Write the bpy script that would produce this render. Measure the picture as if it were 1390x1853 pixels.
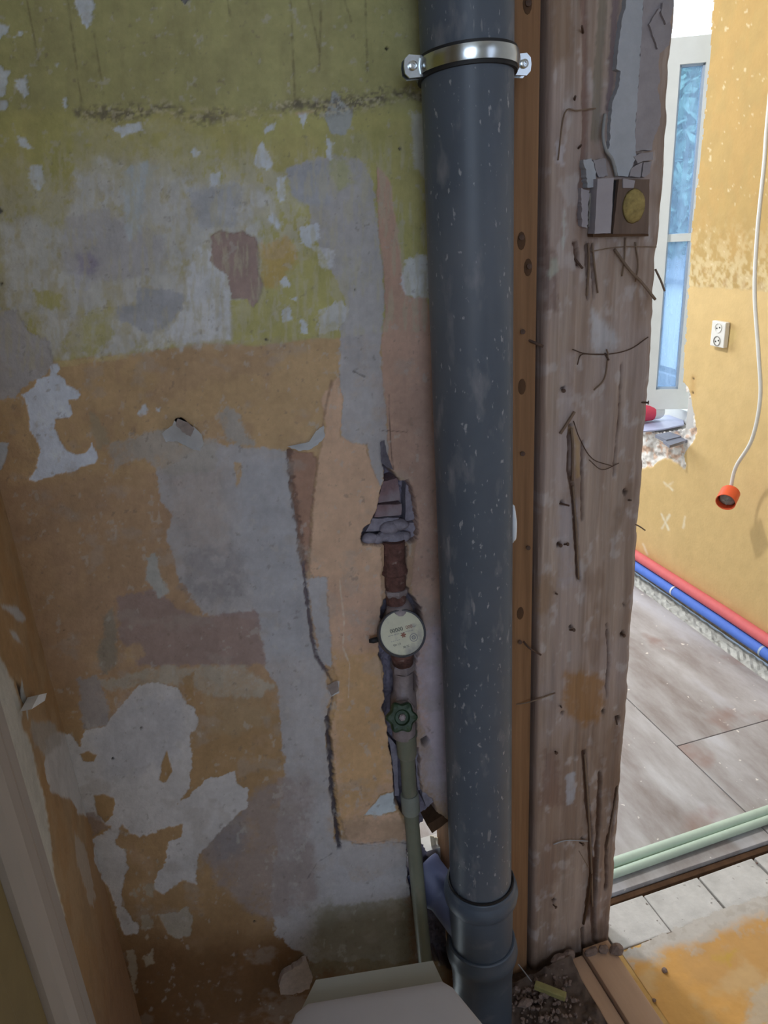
import bpy, bmesh, math, random
import numpy as np
from mathutils import Vector, Matrix
from mathutils.geometry import tessellate_polygon
random.seed(7); rng = np.random.default_rng(11)
for o in list(bpy.data.objects): bpy.data.objects.remove(o)
SC = bpy.context.scene; COL = SC.collection

# ------------------------------------------------------------------ camera
W, H, F = 1390, 1853, 1390.0
CX, CY = W/2, H/2
CAM = np.array([0.0, -1.005, 1.487])
_v1 = np.array([223-CX, 392-CY, F]); _v3 = np.array([916-CX, 4350-CY, F])
_Y = _v1/np.linalg.norm(_v1); _D = _v3-_Y*(_v3@_Y); _D /= np.linalg.norm(_D); _X = np.cross(_D, _Y)
R = np.array([_X, _Y, -_D])                       # world = R @ (right, down, forward)
cd = bpy.data.cameras.new('camera'); cam = bpy.data.objects.new('camera', cd); COL.objects.link(cam)
cd.sensor_fit = 'AUTO'; cd.sensor_width = 36; cd.lens = 36*F/H; cd.clip_start = .02; cd.clip_end = 200
m = Matrix.Identity(4)
for i in range(3):
    m[i][0] = R[i, 0]; m[i][1] = -R[i, 1]; m[i][2] = -R[i, 2]; m[i][3] = CAM[i]
cam.matrix_world = m; SC.camera = cam

# ------------------------------------------------------------------ light, world, exposure
SC.view_settings.view_transform = 'Standard'; SC.view_settings.look = 'None'
SC.view_settings.gamma = 1; SC.view_settings.use_curve_mapping = False
SC.view_settings.exposure = 0.0
world = bpy.data.worlds.new('world'); SC.world = world; world.use_nodes = True
bg = world.node_tree.nodes['Background']; bg.inputs[0].default_value = (.80, .93, 1, 1); bg.inputs[1].default_value = 3.0

def area(name, loc, target, sx, sy, power, col):
    l = bpy.data.lights.new(name, 'AREA'); l.shape = 'RECTANGLE'; l.size = sx; l.size_y = sy
    l.energy = power; l.color = col
    o = bpy.data.objects.new(name, l); COL.objects.link(o); o.location = loc
    o.rotation_euler = (Vector(target)-Vector(loc)).to_track_quat('-Z', 'Y').to_euler()
    return o
# daylight from the window in the wall behind the camera (front room)
area('front_room_window_light', (-.55, -3.05, 1.85), (.25, 0, 1.15), 1.0, .9, 8.9, (.67, .85, 1.27))
# added side fill from the right, brightening pipe, boards and screed; no window there
area('front_room_side_fill_light', (1.68, -2.1, 1.6), (.45, -.1, .7), .9, 1.1, 3.3, (.74, .88, 1.16))
# daylight from the window at the end of the far room
area('far_room_window_light', (.75, 3.12, 1.75), (1.5, .6, .5), 1.3, 1.3, 42, (.97, 1.0, 1.06))
# the far room's ceiling lamp (its light throws the cable's shadow on the yellow wall)
area('far_room_ceiling_light', (.36, 1.22, 2.34), (1.2, 1.0, .6), .14, .14, 26, (.98, .98, 1.0))

# ------------------------------------------------------------------ helpers
def lin(c):
    c = np.asarray(c, float)/255
    return np.where(c <= .04045, c/12.92, ((c+.055)/1.055)**2.4)
def L4(c): return tuple(lin(c))+(1.0,)
def ray(x, y): return R @ np.array([x-CX, y-CY, F])
def onY(x, y, Y):
    d = ray(x, y); p = CAM+d*((Y-CAM[1])/d[1]); return Vector(p)
def onX(x, y, X):
    d = ray(x, y); p = CAM+d*((X-CAM[0])/d[0]); return Vector(p)
def onZ(x, y, Z):
    d = ray(x, y); p = CAM+d*((Z-CAM[2])/d[2]); return Vector(p)
def onP(x, y, P, n):
    d = ray(x, y); t = np.dot(np.array(P)-CAM, n)/np.dot(d, n); return Vector(CAM+d*t)

WO = {}
def base_of(me):
    co = np.empty(len(me.vertices)*3); me.vertices.foreach_get('co', co); co = co.reshape(-1, 3)
    a, b = co.min(0), co.max(0)
    return Vector(((a[0]+b[0])/2, (a[1]+b[1])/2, a[2]))
def ob_me(name, me, mat, parent=None, smooth=False):
    org = base_of(me); me.transform(Matrix.Translation(-org))
    if mat is not None: me.materials.append(mat)
    if smooth: me.shade_smooth()
    o = bpy.data.objects.new(name, me); COL.objects.link(o); WO[o.name] = org
    if parent is not None:
        o.parent = parent; o.location = org-WO[parent.name]
    else: o.location = org
    return o
def ob(name, bm, mat, parent=None, smooth=False, auto=None):
    bmesh.ops.recalc_face_normals(bm, faces=bm.faces[:])
    me = bpy.data.meshes.new(name); bm.to_mesh(me); bm.free()
    o = ob_me(name, me, mat, parent, smooth)
    if auto is not None:
        me.shade_smooth()
        e = np.zeros(len(me.edges), bool)
        b2 = bmesh.new(); b2.from_mesh(me)
        for k, ed in enumerate(b2.edges):
            if len(ed.link_faces) == 2 and ed.calc_face_angle(0) > auto: e[k] = True
        b2.free()
        at = me.attributes.new('sharp_edge', 'BOOLEAN', 'EDGE'); at.data.foreach_set('value', e)
    return o
def th(name, label, cat, loc, group=None):
    o = bpy.data.objects.new(name, None); COL.objects.link(o); o.empty_display_size = .05
    o.location = loc; WO[o.name] = Vector(loc); o['label'] = label; o['category'] = cat
    if group: o['group'] = group
    return o
def tag(o, label, cat, group=None):
    o['label'] = label; o['category'] = cat
    if group: o['group'] = group
    return o
def st(o, label=None):
    o['kind'] = 'structure'
    if label: o['label'] = label
    return o

def box(bm, lo, hi, mtx=None, jit=0, bev=0):
    x0, y0, z0 = lo; x1, y1, z1 = hi
    vs = [bm.verts.new((x, y, z)) for x in (x0, x1) for y in (y0, y1) for z in (z0, z1)]
    fs = [bm.faces.new([vs[i] for i in f]) for f in ((0, 1, 3, 2), (4, 6, 7, 5), (0, 4, 5, 1), (2, 3, 7, 6), (0, 2, 6, 4), (1, 5, 7, 3))]
    if jit:
        for v in vs: v.co += Vector([random.uniform(-jit, jit) for _ in range(3)])
    if bev:
        r = bmesh.ops.bevel(bm, geom=list({e for f in fs for e in f.edges}), offset=bev, segments=2, affect='EDGES', profile=.6)
        vs = list({v for f in r['faces'] for v in f.verts} | {v for v in vs if v.is_valid})
    if mtx is not None:
        for v in vs: v.co = mtx @ v.co
    return vs
def tube(bm, pts, r, seg=12, caps=True):
    pts = [Vector(p) for p in pts]; n = len(pts)
    rs = r if isinstance(r, (list, tuple)) else [r]*n
    rings = []; prev = None
    for i, p in enumerate(pts):
        t = (pts[min(i+1, n-1)]-pts[max(i-1, 0)])
        if t.length < 1e-9: t = Vector((0, 0, 1))
        t.normalize()
        if prev is None:
            a = Vector((0, 0, 1)) if abs(t.z) < .9 else Vector((1, 0, 0)); u = t.cross(a).normalized()
        else:
            u = (prev-t*prev.dot(t)).normalized()
        prev = u; w = t.cross(u)
        rings.append([bm.verts.new(p+(u*math.cos(k*2*math.pi/seg)+w*math.sin(k*2*math.pi/seg))*rs[i]) for k in range(seg)])
    for a, b in zip(rings, rings[1:]):
        for k in range(seg): bm.faces.new((a[k], a[(k+1) % seg], b[(k+1) % seg], b[k]))
    if caps: bm.faces.new(rings[0][::-1]); bm.faces.new(rings[-1])
def lathe(bm, org, ax, prof, seg=32, caps=True):
    """prof: list of (distance along axis, radius)"""
    ax = Vector(ax).normalized(); org = Vector(org)
    a = Vector((0, 0, 1)) if abs(ax.z) < .9 else Vector((1, 0, 0))
    u = ax.cross(a).normalized(); w = ax.cross(u); rings = []
    for d, r in prof:
        rings.append([bm.verts.new(org+ax*d+(u*math.cos(k*2*math.pi/seg)+w*math.sin(k*2*math.pi/seg))*r) for k in range(seg)])
    for p, q in zip(rings, rings[1:]):
        for k in range(seg): bm.faces.new((p[k], p[(k+1) % seg], q[(k+1) % seg], q[k]))
    if caps: bm.faces.new(rings[0][::-1]); bm.faces.new(rings[-1])
def prism(bm, pts, vec):
    """closed polygon (3D points) extruded along vec"""
    vec = Vector(vec); n = len(pts)
    a = [bm.verts.new(p) for p in pts]; b = [bm.verts.new(Vector(p)+vec) for p in pts]
    for t in tessellate_polygon([[Vector(p) for p in pts]]):
        try: bm.faces.new([a[k] for k in t]); bm.faces.new([b[k] for k in reversed(t)])
        except ValueError: pass
    for i in range(n): bm.faces.new((a[i], b[i], b[(i+1) % n], a[(i+1) % n]))
def curve_pts(ctrl, n=8):
    """Catmull-Rom through control points"""
    P = [Vector(p) for p in ctrl]; P = [P[0]*2-P[1]]+P+[P[-1]*2-P[-2]]; out = []
    for i in range(1, len(P)-2):
        for k in range(n):
            t = k/n
            out.append(.5*((2*P[i])+(P[i+1]-P[i-1])*t+(2*P[i-1]-5*P[i]+4*P[i+1]-P[i+2])*t*t+(3*P[i]-P[i-1]-3*P[i+1]+P[i+2])*t**3))
    out.append(P[-2]); return out
def ragged(poly, amp, step=6, seed=1):
    """subdivide a 2D outline and roughen it"""
    r = random.Random(seed); out = []
    for (x0, y0), (x1, y1) in zip(poly, poly[1:]+poly[:1]):
        n = max(1, int(math.hypot(x1-x0, y1-y0)/step))
        for k in range(n):
            t = k/n; out.append((x0+(x1-x0)*t+(r.uniform(-amp, amp) if k else 0), y0+(y1-y0)*t+(r.uniform(-amp, amp) if k else 0)))
    return out

# ------------------------------------------------------------------ numpy noise and painting on real surfaces
TAB = rng.random((512, 512))
def vn(x, y, s=0):
    x = np.asarray(x, float)+s*37.31+1000; y = np.asarray(y, float)+s*91.7+1000
    xi = np.floor(x).astype(int); yi = np.floor(y).astype(int); fx = x-xi; fy = y-yi
    fx = fx*fx*(3-2*fx); fy = fy*fy*(3-2*fy)
    g = lambda a, b: TAB[a & 511, b & 511]
    return (g(xi, yi)*(1-fx)+g(xi+1, yi)*fx)*(1-fy)+(g(xi, yi+1)*(1-fx)+g(xi+1, yi+1)*fx)*fy
def fbm(x, y, o=4, s=0):
    a, t, n = 1.0, 0, 0
    for k in range(o):
        t = t+a*vn(x*2**k, y*2**k, s+k*3); n += a; a *= .55
    return t/n
def sstep(a, b, x):
    t = np.clip((x-a)/(b-a), 0, 1); return t*t*(3-2*t)
def seg_dist(px, py, pts, closed):
    d = np.full(px.shape, 1e9); ins = np.zeros(px.shape, bool)
    P = list(pts); Q = P[1:]+P[:1] if closed else P[1:]
    for (x0, y0), (x1, y1) in zip(P, Q):
        ex, ey = x1-x0, y1-y0; l = ex*ex+ey*ey+1e-9
        t = np.clip(((px-x0)*ex+(py-y0)*ey)/l, 0, 1)
        d = np.minimum(d, (px-x0-t*ex)**2+(py-y0-t*ey)**2)
        if closed and y0 != y1:
            c = ((y0 > py) != (y1 > py)) & (px < (x1-x0)*(py-y0)/(y1-y0)+x0); ins ^= c
    d = np.sqrt(d); return np.where(ins, -d, d) if closed else d
class Paint:
    """a grid of surface points; layers of paint are laid on in the plane of the surface"""
    def __init__(s, co):
        s.co = co; q = (co-CAM) @ R
        s.x = CX+F*q[..., 0]/q[..., 2]; s.y = CY+F*q[..., 1]/q[..., 2]
        s.c = np.zeros(co.shape); s.h = np.zeros(co.shape[:-1])
    def fill(s, col): s.c[:] = lin(col)
    def mix(s, a, col, h=None, idx=None):
        col = lin(col)
        if idx is None: idx = Ellipsis
        s.c[idx] = s.c[idx]*(1-a[..., None])+col*a[..., None]
        if h is not None: s.h[idx] = s.h[idx]*(1-a)+h*a
    def poly(s, pts, col, soft=1.2, rag=3, rs=9, alpha=1, mott=0, ms=30, h=None, seed=0, st=1.0):
        P = np.array(pts, float); mg = soft+rag*2+3
        idx = (s.x > P[:, 0].min()-mg) & (s.x < P[:, 0].max()+mg) & (s.y > P[:, 1].min()-mg) & (s.y < P[:, 1].max()+mg)
        if not idx.any(): return
        x, y = s.x[idx], s.y[idx]
        d = seg_dist(x, y, pts, True)+(fbm(x/rs*st, y/rs, 4, seed)-.5)*2.4*rag+(fbm(x/3.2, y/3.2, 2, seed+3)-.5)*min(5, .7*rag+.35*soft)
        a = sstep(soft, -soft, d)*alpha
        if mott: a = a*np.clip(1-mott+mott*2.2*sstep(.3, .7, fbm(x/ms*st, y/ms, 4, seed+5)), 0, 1)
        if soft >= 2:                     # worn edges: a scatter of small breaks where the coat thins out
            a = np.clip(a*(1+.5*(fbm(x/5, y/5, 3, seed+11)-.5)*(1-np.abs(2*a/max(alpha, .01)-1))*4), 0, 1)
        s.mix(a, col, h, idx)
    def stroke(s, pts, w, col, soft=1.5, rag=2, rs=8, alpha=1, mott=0, ms=14, h=None, seed=0):
        P = np.array(pts, float); mg = soft+rag*2+w+3
        idx = (s.x > P[:, 0].min()-mg) & (s.x < P[:, 0].max()+mg) & (s.y > P[:, 1].min()-mg) & (s.y < P[:, 1].max()+mg)
        if not idx.any(): return
        x, y = s.x[idx], s.y[idx]
        d = seg_dist(x, y, pts, False)-w+(fbm(x/rs, y/rs, 3, seed)-.5)*2*rag
        a = sstep(soft, -soft, d)*alpha
        if mott: a = a*np.clip(1-mott+mott*2.2*sstep(.3, .7, fbm(x/ms, y/ms, 3, seed+5)), 0, 1)
        s.mix(a, col, h, idx)
    def inside(s, pts, rag=0, rs=8, seed=0):
        d = seg_dist(s.x, s.y, pts, True)
        if rag: d = d+(fbm(s.x/rs, s.y/rs, 3, seed)-.5)*2*rag
        return d < 0
def grid_mesh(name, co, col, drop=None):
    nr, nc = co.shape[:2]
    ii = np.arange(nr*nc).reshape(nr, nc)
    q = np.stack([ii[:-1, :-1], ii[:-1, 1:], ii[1:, 1:], ii[1:, :-1]], -1).reshape(-1, 4)
    if drop is not None:
        dd = drop.reshape(-1); q = q[~dd[q].any(1)]
    used = np.zeros(nr*nc, bool); used[q.reshape(-1)] = True
    mp = np.cumsum(used)-1; q = mp[q]; v = co.reshape(-1, 3)[used]; c = col.reshape(-1, 3)[used]
    me = bpy.data.meshes.new(name)
    me.vertices.add(len(v)); me.vertices.foreach_set('co', v.astype(np.float32).reshape(-1))
    me.loops.add(q.size); me.loops.foreach_set('vertex_index', q.reshape(-1).astype(np.int32))
    me.polygons.add(len(q)); me.polygons.foreach_set('loop_start', np.arange(0, q.size, 4, dtype=np.int32))
    me.update(calc_edges=True)
    ca = me.color_attributes.new('paint', 'FLOAT_COLOR', 'POINT')
    cc = np.ones((len(v), 4), np.float32); cc[:, :3] = np.clip(c, 0.002, .95); ca.data.foreach_set('color', cc.reshape(-1))
    me.shade_smooth(); return me

# ------------------------------------------------------------------ materials
def mat(name, col, rough=.6, metal=0, var=.18, scale=25, bump=.15, bscale=None, stretch=(1, 1, 1), col2=None, spots=None, attr=None, spec=.5, transl=None):
    mt = bpy.data.materials.new(name); mt.use_nodes = True; nt = mt.node_tree; N = nt.nodes; K = nt.links
    p = N['Principled BSDF']; p.inputs['Roughness'].default_value = rough; p.inputs['Metallic'].default_value = metal
    p.inputs['Specular IOR Level'].default_value = spec
    tc = N.new('ShaderNodeTexCoord'); mp = N.new('ShaderNodeMapping'); mp.inputs['Scale'].default_value = stretch
    K.new(tc.outputs['Object'], mp.inputs['Vector'])
    nz = N.new('ShaderNodeTexNoise'); nz.inputs['Scale'].default_value = scale; nz.inputs['Detail'].default_value = 6; nz.inputs['Roughness'].default_value = .65
    K.new(mp.outputs[0], nz.inputs['Vector'])
    cr = N.new('ShaderNodeValToRGB')
    if attr:
        cr.color_ramp.elements[0].color = (1-var, 1-var, 1-var, 1); cr.color_ramp.elements[1].color = (1+var, 1+var, 1+var, 1)
    else:
        a = lin(col); b = lin(col2) if col2 is not None else a
        cr.color_ramp.elements[0].color = (*(a*(1-var)), 1); cr.color_ramp.elements[1].color = (*np.minimum(b*(1+var), 1), 1)
    cr.color_ramp.elements[0].position = .3; cr.color_ramp.elements[1].position = .7
    K.new(nz.outputs['Fac'], cr.inputs[0]); out = cr.outputs[0]
    if attr:
        at = N.new('ShaderNodeAttribute'); at.attribute_name = attr
        mx = N.new('ShaderNodeMix'); mx.data_type = 'RGBA'; mx.blend_type = 'MULTIPLY'; mx.inputs[0].default_value = 1
        K.new(at.outputs['Color'], mx.inputs[6]); K.new(out, mx.inputs[7]); out = mx.outputs[2]
    for sp in (spots or []):                 # (colour, noise scale, threshold, softness, stretch)
        m2 = N.new('ShaderNodeMapping'); m2.inputs['Scale'].default_value = sp[4]; K.new(tc.outputs['Object'], m2.inputs['Vector'])
        n2 = N.new('ShaderNodeTexNoise'); n2.inputs['Scale'].default_value = sp[1]; n2.inputs['Detail'].default_value = 5; K.new(m2.outputs[0], n2.inputs['Vector'])
        r2 = N.new('ShaderNodeValToRGB'); r2.color_ramp.elements[0].position = sp[2]; r2.color_ramp.elements[1].position = sp[2]+sp[3]
        K.new(n2.outputs['Fac'], r2.inputs[0])
        mx = N.new('ShaderNodeMix'); mx.data_type = 'RGBA'; K.new(r2.outputs[0], mx.inputs[0]); K.new(out, mx.inputs[6]); mx.inputs[7].default_value = L4(sp[0]); out = mx.outputs[2]
    K.new(out, p.inputs['Base Color'])
    if bump:
        nb = N.new('ShaderNodeTexNoise'); nb.inputs['Scale'].default_value = bscale or scale*3; nb.inputs['Detail'].default_value = 5
        K.new(mp.outputs[0], nb.inputs['Vector'])
        bp = N.new('ShaderNodeBump'); bp.inputs['Strength'].default_value = bump; bp.inputs['Distance'].default_value = .004
        K.new(nb.outputs['Fac'], bp.inputs['Height']); K.new(bp.outputs[0], p.inputs['Normal'])
    return mt
WHITE1 = (1, 1, 1)
M = {}
M['wall'] = mat('peeling_paint', None, .88, var=.07, scale=90, bump=.22, bscale=260, attr='paint', spec=.25)
M['wood_post'] = mat('old_post_wood', None, .85, var=.16, scale=60, bump=.5, bscale=160, stretch=(1, 1, .06), attr='paint', spec=.2)
M['ywall'] = mat('yellow_wall_paint', None, .75, var=.06, scale=18, bump=.12, bscale=120, attr='paint', spec=.3)
M['stud'] = mat('stud_wood', (126, 92, 64), .7, var=.28, scale=30, bump=.25, stretch=(1.6, 1.6, .05), col2=(142, 106, 76), spec=.25)
M['darkwood'] = mat('dark_wood', (90, 66, 48), .85, var=.3, scale=25, bump=.3, stretch=(1, 1, .1), spec=.2)
M['pipe'] = mat('grey_pvc', (90, 97, 108), .40, var=.08, scale=14, bump=.02, spots=[((122, 124, 130), 7, .50, .3, (1, 1, .3)), ((156, 156, 160), 150, .645, .05, (1, 1, .5)), ((128, 128, 134), 40, .58, .16, (1, 1, .4)), ((136, 136, 140), 55, .665, .05, (1.4, 1.4, .3))], spec=.28)
M['fitting'] = mat('grey_fitting', (82, 92, 106), .42, var=.08, scale=18, bump=.03, spots=[((120, 122, 128), 22, .6, .2, (1, 1, 1))])
M['fitting_blue'] = mat('blue_grey_fitting', (92, 98, 128), .5, var=.1, scale=18, bump=.03)
M['steel'] = mat('galvanised_steel', (205, 210, 212), .22, metal=1, var=.08, scale=40, bump=.02)
M['rubber'] = mat('black_rubber', (30, 28, 30), .6, var=.1, bump=.05)
M['rust'] = mat('rusty_steel', (82, 52, 46), .85, var=.4, scale=70, bump=.5, col2=(104, 72, 66), spots=[((150, 130, 122), 80, .62, .1, (1, 1, 1))])
M['greymetal'] = mat('dusty_brass', (150, 138, 140), .55, metal=.25, var=.25, scale=60, bump=.2)
M['meter_ring'] = mat('meter_ring', (72, 72, 80), .55, var=.2, scale=60, bump=.1)
M['dial'] = mat('meter_dial', (216, 212, 188), .35, var=.06, scale=60, bump=0, spots=[((150, 144, 146), 34, .52, .2, (1, 1, 1))])
M['ink'] = mat('dial_ink', (40, 48, 44), .6, var=0, bump=0)
M['inkgrey'] = mat('dial_emblem_ink', (128, 128, 138), .6, var=0, bump=0)
M['dialred'] = mat('dial_star', (150, 92, 72), .5, var=0, bump=0)
M['greenwheel'] = mat('green_valve_paint', (42, 64, 42), .5, var=.35, scale=80, bump=.2, spots=[((120, 130, 112), 90, .64, .08, (1, 1, 1))])
M['ppr'] = mat('green_ppr_plastic', (122, 124, 108), .45, var=.08, scale=30, bump=.02, spots=[((150, 140, 126), 26, .58, .2, (1, 1, .4))])
M['ppr_grey'] = mat('grey_ppr_plastic', (138, 142, 134), .5, var=.1, scale=30, bump=.03)
M['mortar'] = mat('grey_mortar', (150, 144, 156), .95, var=.25, scale=60, bump=.6, bscale=120, spec=.15)
M['brick'] = mat('old_brick', (142, 118, 122), .95, var=.25, scale=50, bump=.5, spots=[((160, 152, 160), 20, .5, .2, (1, 1, 1))], spec=.15)
M['flake'] = mat('paint_flake', (234, 236, 240), .8, var=.08, scale=50, bump=.1)
M['flake_under'] = mat('flake_underside', (196, 182, 176), .85, var=.2, scale=90, bump=.2)
M['plaster'] = mat('post_plaster', (176, 178, 184), .9, var=.1, scale=30, bump=.25, bscale=80)
M['plaster2'] = mat('post_plaster_aged', (160, 152, 154), .9, var=.14, scale=30, bump=.3, bscale=80, spots=[((150, 128, 100), 14, .58, .2, (1, 1, 1))])
M['trimw'] = mat('cream_trim_paint', (168, 158, 150), .55, var=.08, scale=14, bump=.08, stretch=(1, 1, .2))
M['oliv'] = mat('olive_board', (128, 112, 74), .7, var=.15, scale=10, bump=.1)
M['ochrefl'] = mat('ochre_screed', (200, 150, 78), .85, var=.2, scale=7, bump=.25, bscale=60, col2=(208, 172, 112), spots=[((184, 172, 156), 5, .60, .12, (1, 1, 1))], spec=.25)
M['tile'] = mat('concrete_paver', (202, 198, 192), .9, var=.16, scale=16, bump=.35, bscale=90, spots=[((205, 208, 212), 9, .6, .15, (1, 1, 1)), ((120, 112, 104), 60, .68, .06, (1, 1, 1))], spec=.25)
M['panel'] = mat('brown_floor_sheet', (152, 140, 134), .62, var=.16, scale=5, bump=.06, col2=(184, 182, 182), stretch=(1.6, .5, 1), spots=[((200, 200, 206), 4.2, .56, .2, (1.8, .5, 1)), ((228, 222, 214), 46, .70, .02, (1, 1, 1)), ((150, 122, 112), 3.4, .58, .12, (1.2, 1, 1))], spec=.3)
M['conc'] = mat('rough_concrete', (200, 198, 188), .95, var=.25, scale=20, bump=.6, bscale=60, spots=[((150, 142, 128), 24, .64, .1, (1, 1, 1))], spec=.2)
M['joist'] = mat('threshold_timber', (138, 114, 104), .8, var=.18, scale=20, bump=.2, stretch=(.1, 1, 1), spec=.25)
M['soil'] = mat('dark_rubble', (98, 80, 68), .95, var=.4, scale=60, bump=.8, bscale=140, spec=.1)
M['stone'] = mat('rubble_stone', (134, 114, 104), .95, var=.3, scale=50, bump=.5, spec=.15)
M['board'] = mat('brown_board', (190, 154, 126), .65, var=.14, scale=14, bump=.1, stretch=(1, .1, 1), spec=.3)
M['greenstick'] = mat('olive_stick', (150, 140, 88), .7, var=.2, scale=40, bump=.2)
M['ceramic'] = mat('offwhite_ceramic', (168, 166, 154), .3, var=.05, scale=8, bump=.0)
M['lid'] = mat('seat_lid_plastic', (192, 186, 186), .4, var=.04, scale=8, bump=.0)
M['bluepipe'] = mat('blue_foam', (84, 122, 212), .7, var=.06, scale=40, bump=.05)
M['redpipe'] = mat('red_foam', (212, 104, 106), .7, var=.06, scale=40, bump=.05)
M['clip'] = mat('white_clip', (220, 222, 225), .5, var=.05, bump=0)
M['ppr_l'] = mat('pale_green_ppr', (190, 208, 190), .4, var=.05, scale=20, bump=.02)
M['white'] = mat('white_plastic', (226, 224, 216), .4, var=.04, scale=20, bump=.02)
M['sockdark'] = mat('socket_recess', (128, 124, 116), .5, var=.05, bump=0)
M['black'] = mat('black_hole', (28, 26, 26), .8, var=.05, bump=0)
M['orange'] = mat('orange_plastic', (228, 92, 52), .4, var=.06, scale=30, bump=.02)
M['dirtgrey'] = mat('grey_dusty', (140, 134, 126), .8, var=.25, scale=60, bump=.2)
M['reed'] = mat('dry_reed', (130, 108, 90), .8, var=.25, scale=60, bump=.2, stretch=(1, 1, .2))
M['iron'] = mat('rusty_nail', (92, 70, 58), .75, metal=.2, var=.3, scale=120, bump=.2)
M['ywood'] = mat('block_wood', (112, 92, 80), .8, var=.25, scale=40, bump=.2, stretch=(1, 1, .15))
M['yfoam'] = mat('yellow_foam', (158, 138, 84), .9, var=.4, scale=90, bump=.4)
M['paper'] = mat('grey_paper', (168, 160, 164), .9, var=.06, scale=30, bump=.06)
M['frame'] = mat('white_window_frame', (226, 228, 224), .4, var=.04, scale=12, bump=.03)
M['frameb'] = mat('window_gasket', (172, 188, 206), .5, var=.05, bump=0)
M['slab'] = mat('grey_slate_board', (120, 124, 138), .6, var=.15, scale=16, bump=.1, spots=[((190, 190, 196), 20, .62, .1, (1, 1, 1))])
M['sheet'] = mat('pale_plastic_sheet', (178, 184, 212), .4, var=.1, scale=20, bump=.1)
M['redcup'] = mat('red_cup', (210, 60, 84), .5, var=.08, bump=0)
M['sillm'] = mat('broken_sill_masonry', (214, 208, 200), .95, var=.12, scale=30, bump=.6, bscale=70, spots=[((200, 150, 110), 22, .62, .08, (1, 1, 1))])
M['ceil'] = mat('ceiling_white', (214, 210, 200), .9, var=.04, bump=.05)
M['plain'] = mat('plain_grey_plaster', (196, 194, 190), .85, var=.08, scale=5, bump=.1)
M['leaf'] = mat('foliage', (112, 150, 140), .7, var=.3, scale=3, bump=0, col2=(150, 184, 168))
M['grass'] = mat('garden_ground', (92, 98, 110), .9, var=.2, scale=3, bump=.1)
M['bldg'] = mat('white_render', (236, 236, 236), .8, var=.03, scale=3, bump=.05)
M['bark'] = mat('bark', (96, 84, 74), .9, var=.3, scale=10, bump=.3)
M['straw'] = mat('pale_straw', (216, 204, 176), .85, var=.2, scale=60, bump=.4, stretch=(1, 1, .1))
M['wire'] = mat('grey_cable', (150, 150, 150), .5, var=.05, bump=0)
def glass_mat():
    mt = bpy.data.materials.new('dusty_glass'); mt.use_nodes = True; nt = mt.node_tree; N = nt.nodes; K = nt.links
    N.remove(N['Principled BSDF']); out = N['Material Output']
    tr = N.new('ShaderNodeBsdfTransparent'); tr.inputs[0].default_value = (.76, .87, .98, 1)
    gl = N.new('ShaderNodeBsdfGlossy'); gl.inputs['Roughness'].default_value = .02
    df = N.new('ShaderNodeBsdfTranslucent'); df.inputs[0].default_value = (.58, .74, .95, 1)
    fr = N.new('ShaderNodeFresnel'); fr.inputs[0].default_value = 1.45
    nz = N.new('ShaderNodeTexNoise'); nz.inputs['Scale'].default_value = 6; nz.inputs['Detail'].default_value = 6
    mr = N.new('ShaderNodeMapRange'); mr.inputs[3].default_value = .16; mr.inputs[4].default_value = .42; K.new(nz.outputs['Fac'], mr.inputs[0])
    m1 = N.new('ShaderNodeMixShader'); K.new(mr.outputs[0], m1.inputs[0]); K.new(tr.outputs[0], m1.inputs[1]); K.new(df.outputs[0], m1.inputs[2])
    m2 = N.new('ShaderNodeMixShader'); K.new(fr.outputs[0], m2.inputs[0]); K.new(m1.outputs[0], m2.inputs[1]); K.new(gl.outputs[0], m2.inputs[2])
    K.new(m2.outputs[0], out.inputs[0]); return mt
M['glass'] = glass_mat()

# paint colours (albedo, sRGB)
OCH = (198, 168, 130); OCHD = (178, 146, 106); OCHB = (176, 146, 124); PEACH = (214, 180, 154); PINK = (204, 170, 152); LAV = (196, 188, 202)
WHT = (222, 224, 230); PALE = (208, 209, 211); GRYP = (186, 183, 186); GRYB = (176, 178, 186); OLV = (186, 180, 120); OLVD = (178, 173, 122); BRNP = (162, 142, 138)

# ------------------------------------------------------------------ main wall (peeling paint, relief of a few millimetres)
CHASE = [(690, 1100), (688, 1150), (686, 1185), (696, 1205), (694, 1240), (697, 1262), (692, 1280), (700, 1310), (704, 1345), (710, 1375), (712, 1400), (714, 1452), (722, 1462), (742, 1490), (738, 1540), (738, 1590), (746, 1625), (752, 1650), (772, 1668), (785, 1735), (830, 1760), (830, 1560), (818, 1490), (790, 1470), (782, 1446), (765, 1434), (758, 1400), (760, 1372), (752, 1345), (756, 1300), (750, 1262), (757, 1235), (752, 1205), (758, 1180), (766, 1150), (762, 1100), (745, 1080), (735, 1060), (736, 990), (700, 990), (700, 1080)]
NICHE = [(693, 820), (697, 866), (688, 888), (684, 914), (672, 944), (656, 960), (652, 975), (658, 985), (690, 986), (742, 984), (755, 976), (757, 945), (752, 914), (746, 884), (738, 871), (724, 869), (708, 852), (702, 832)]
HOLE = [(768, 1522), (782, 1508), (800, 1500), (830, 1500), (830, 1610), (800, 1606), (788, 1572), (772, 1545)]
HOLE2 = [(736, 1566), (752, 1572), (754, 1600), (746, 1592)]
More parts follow.
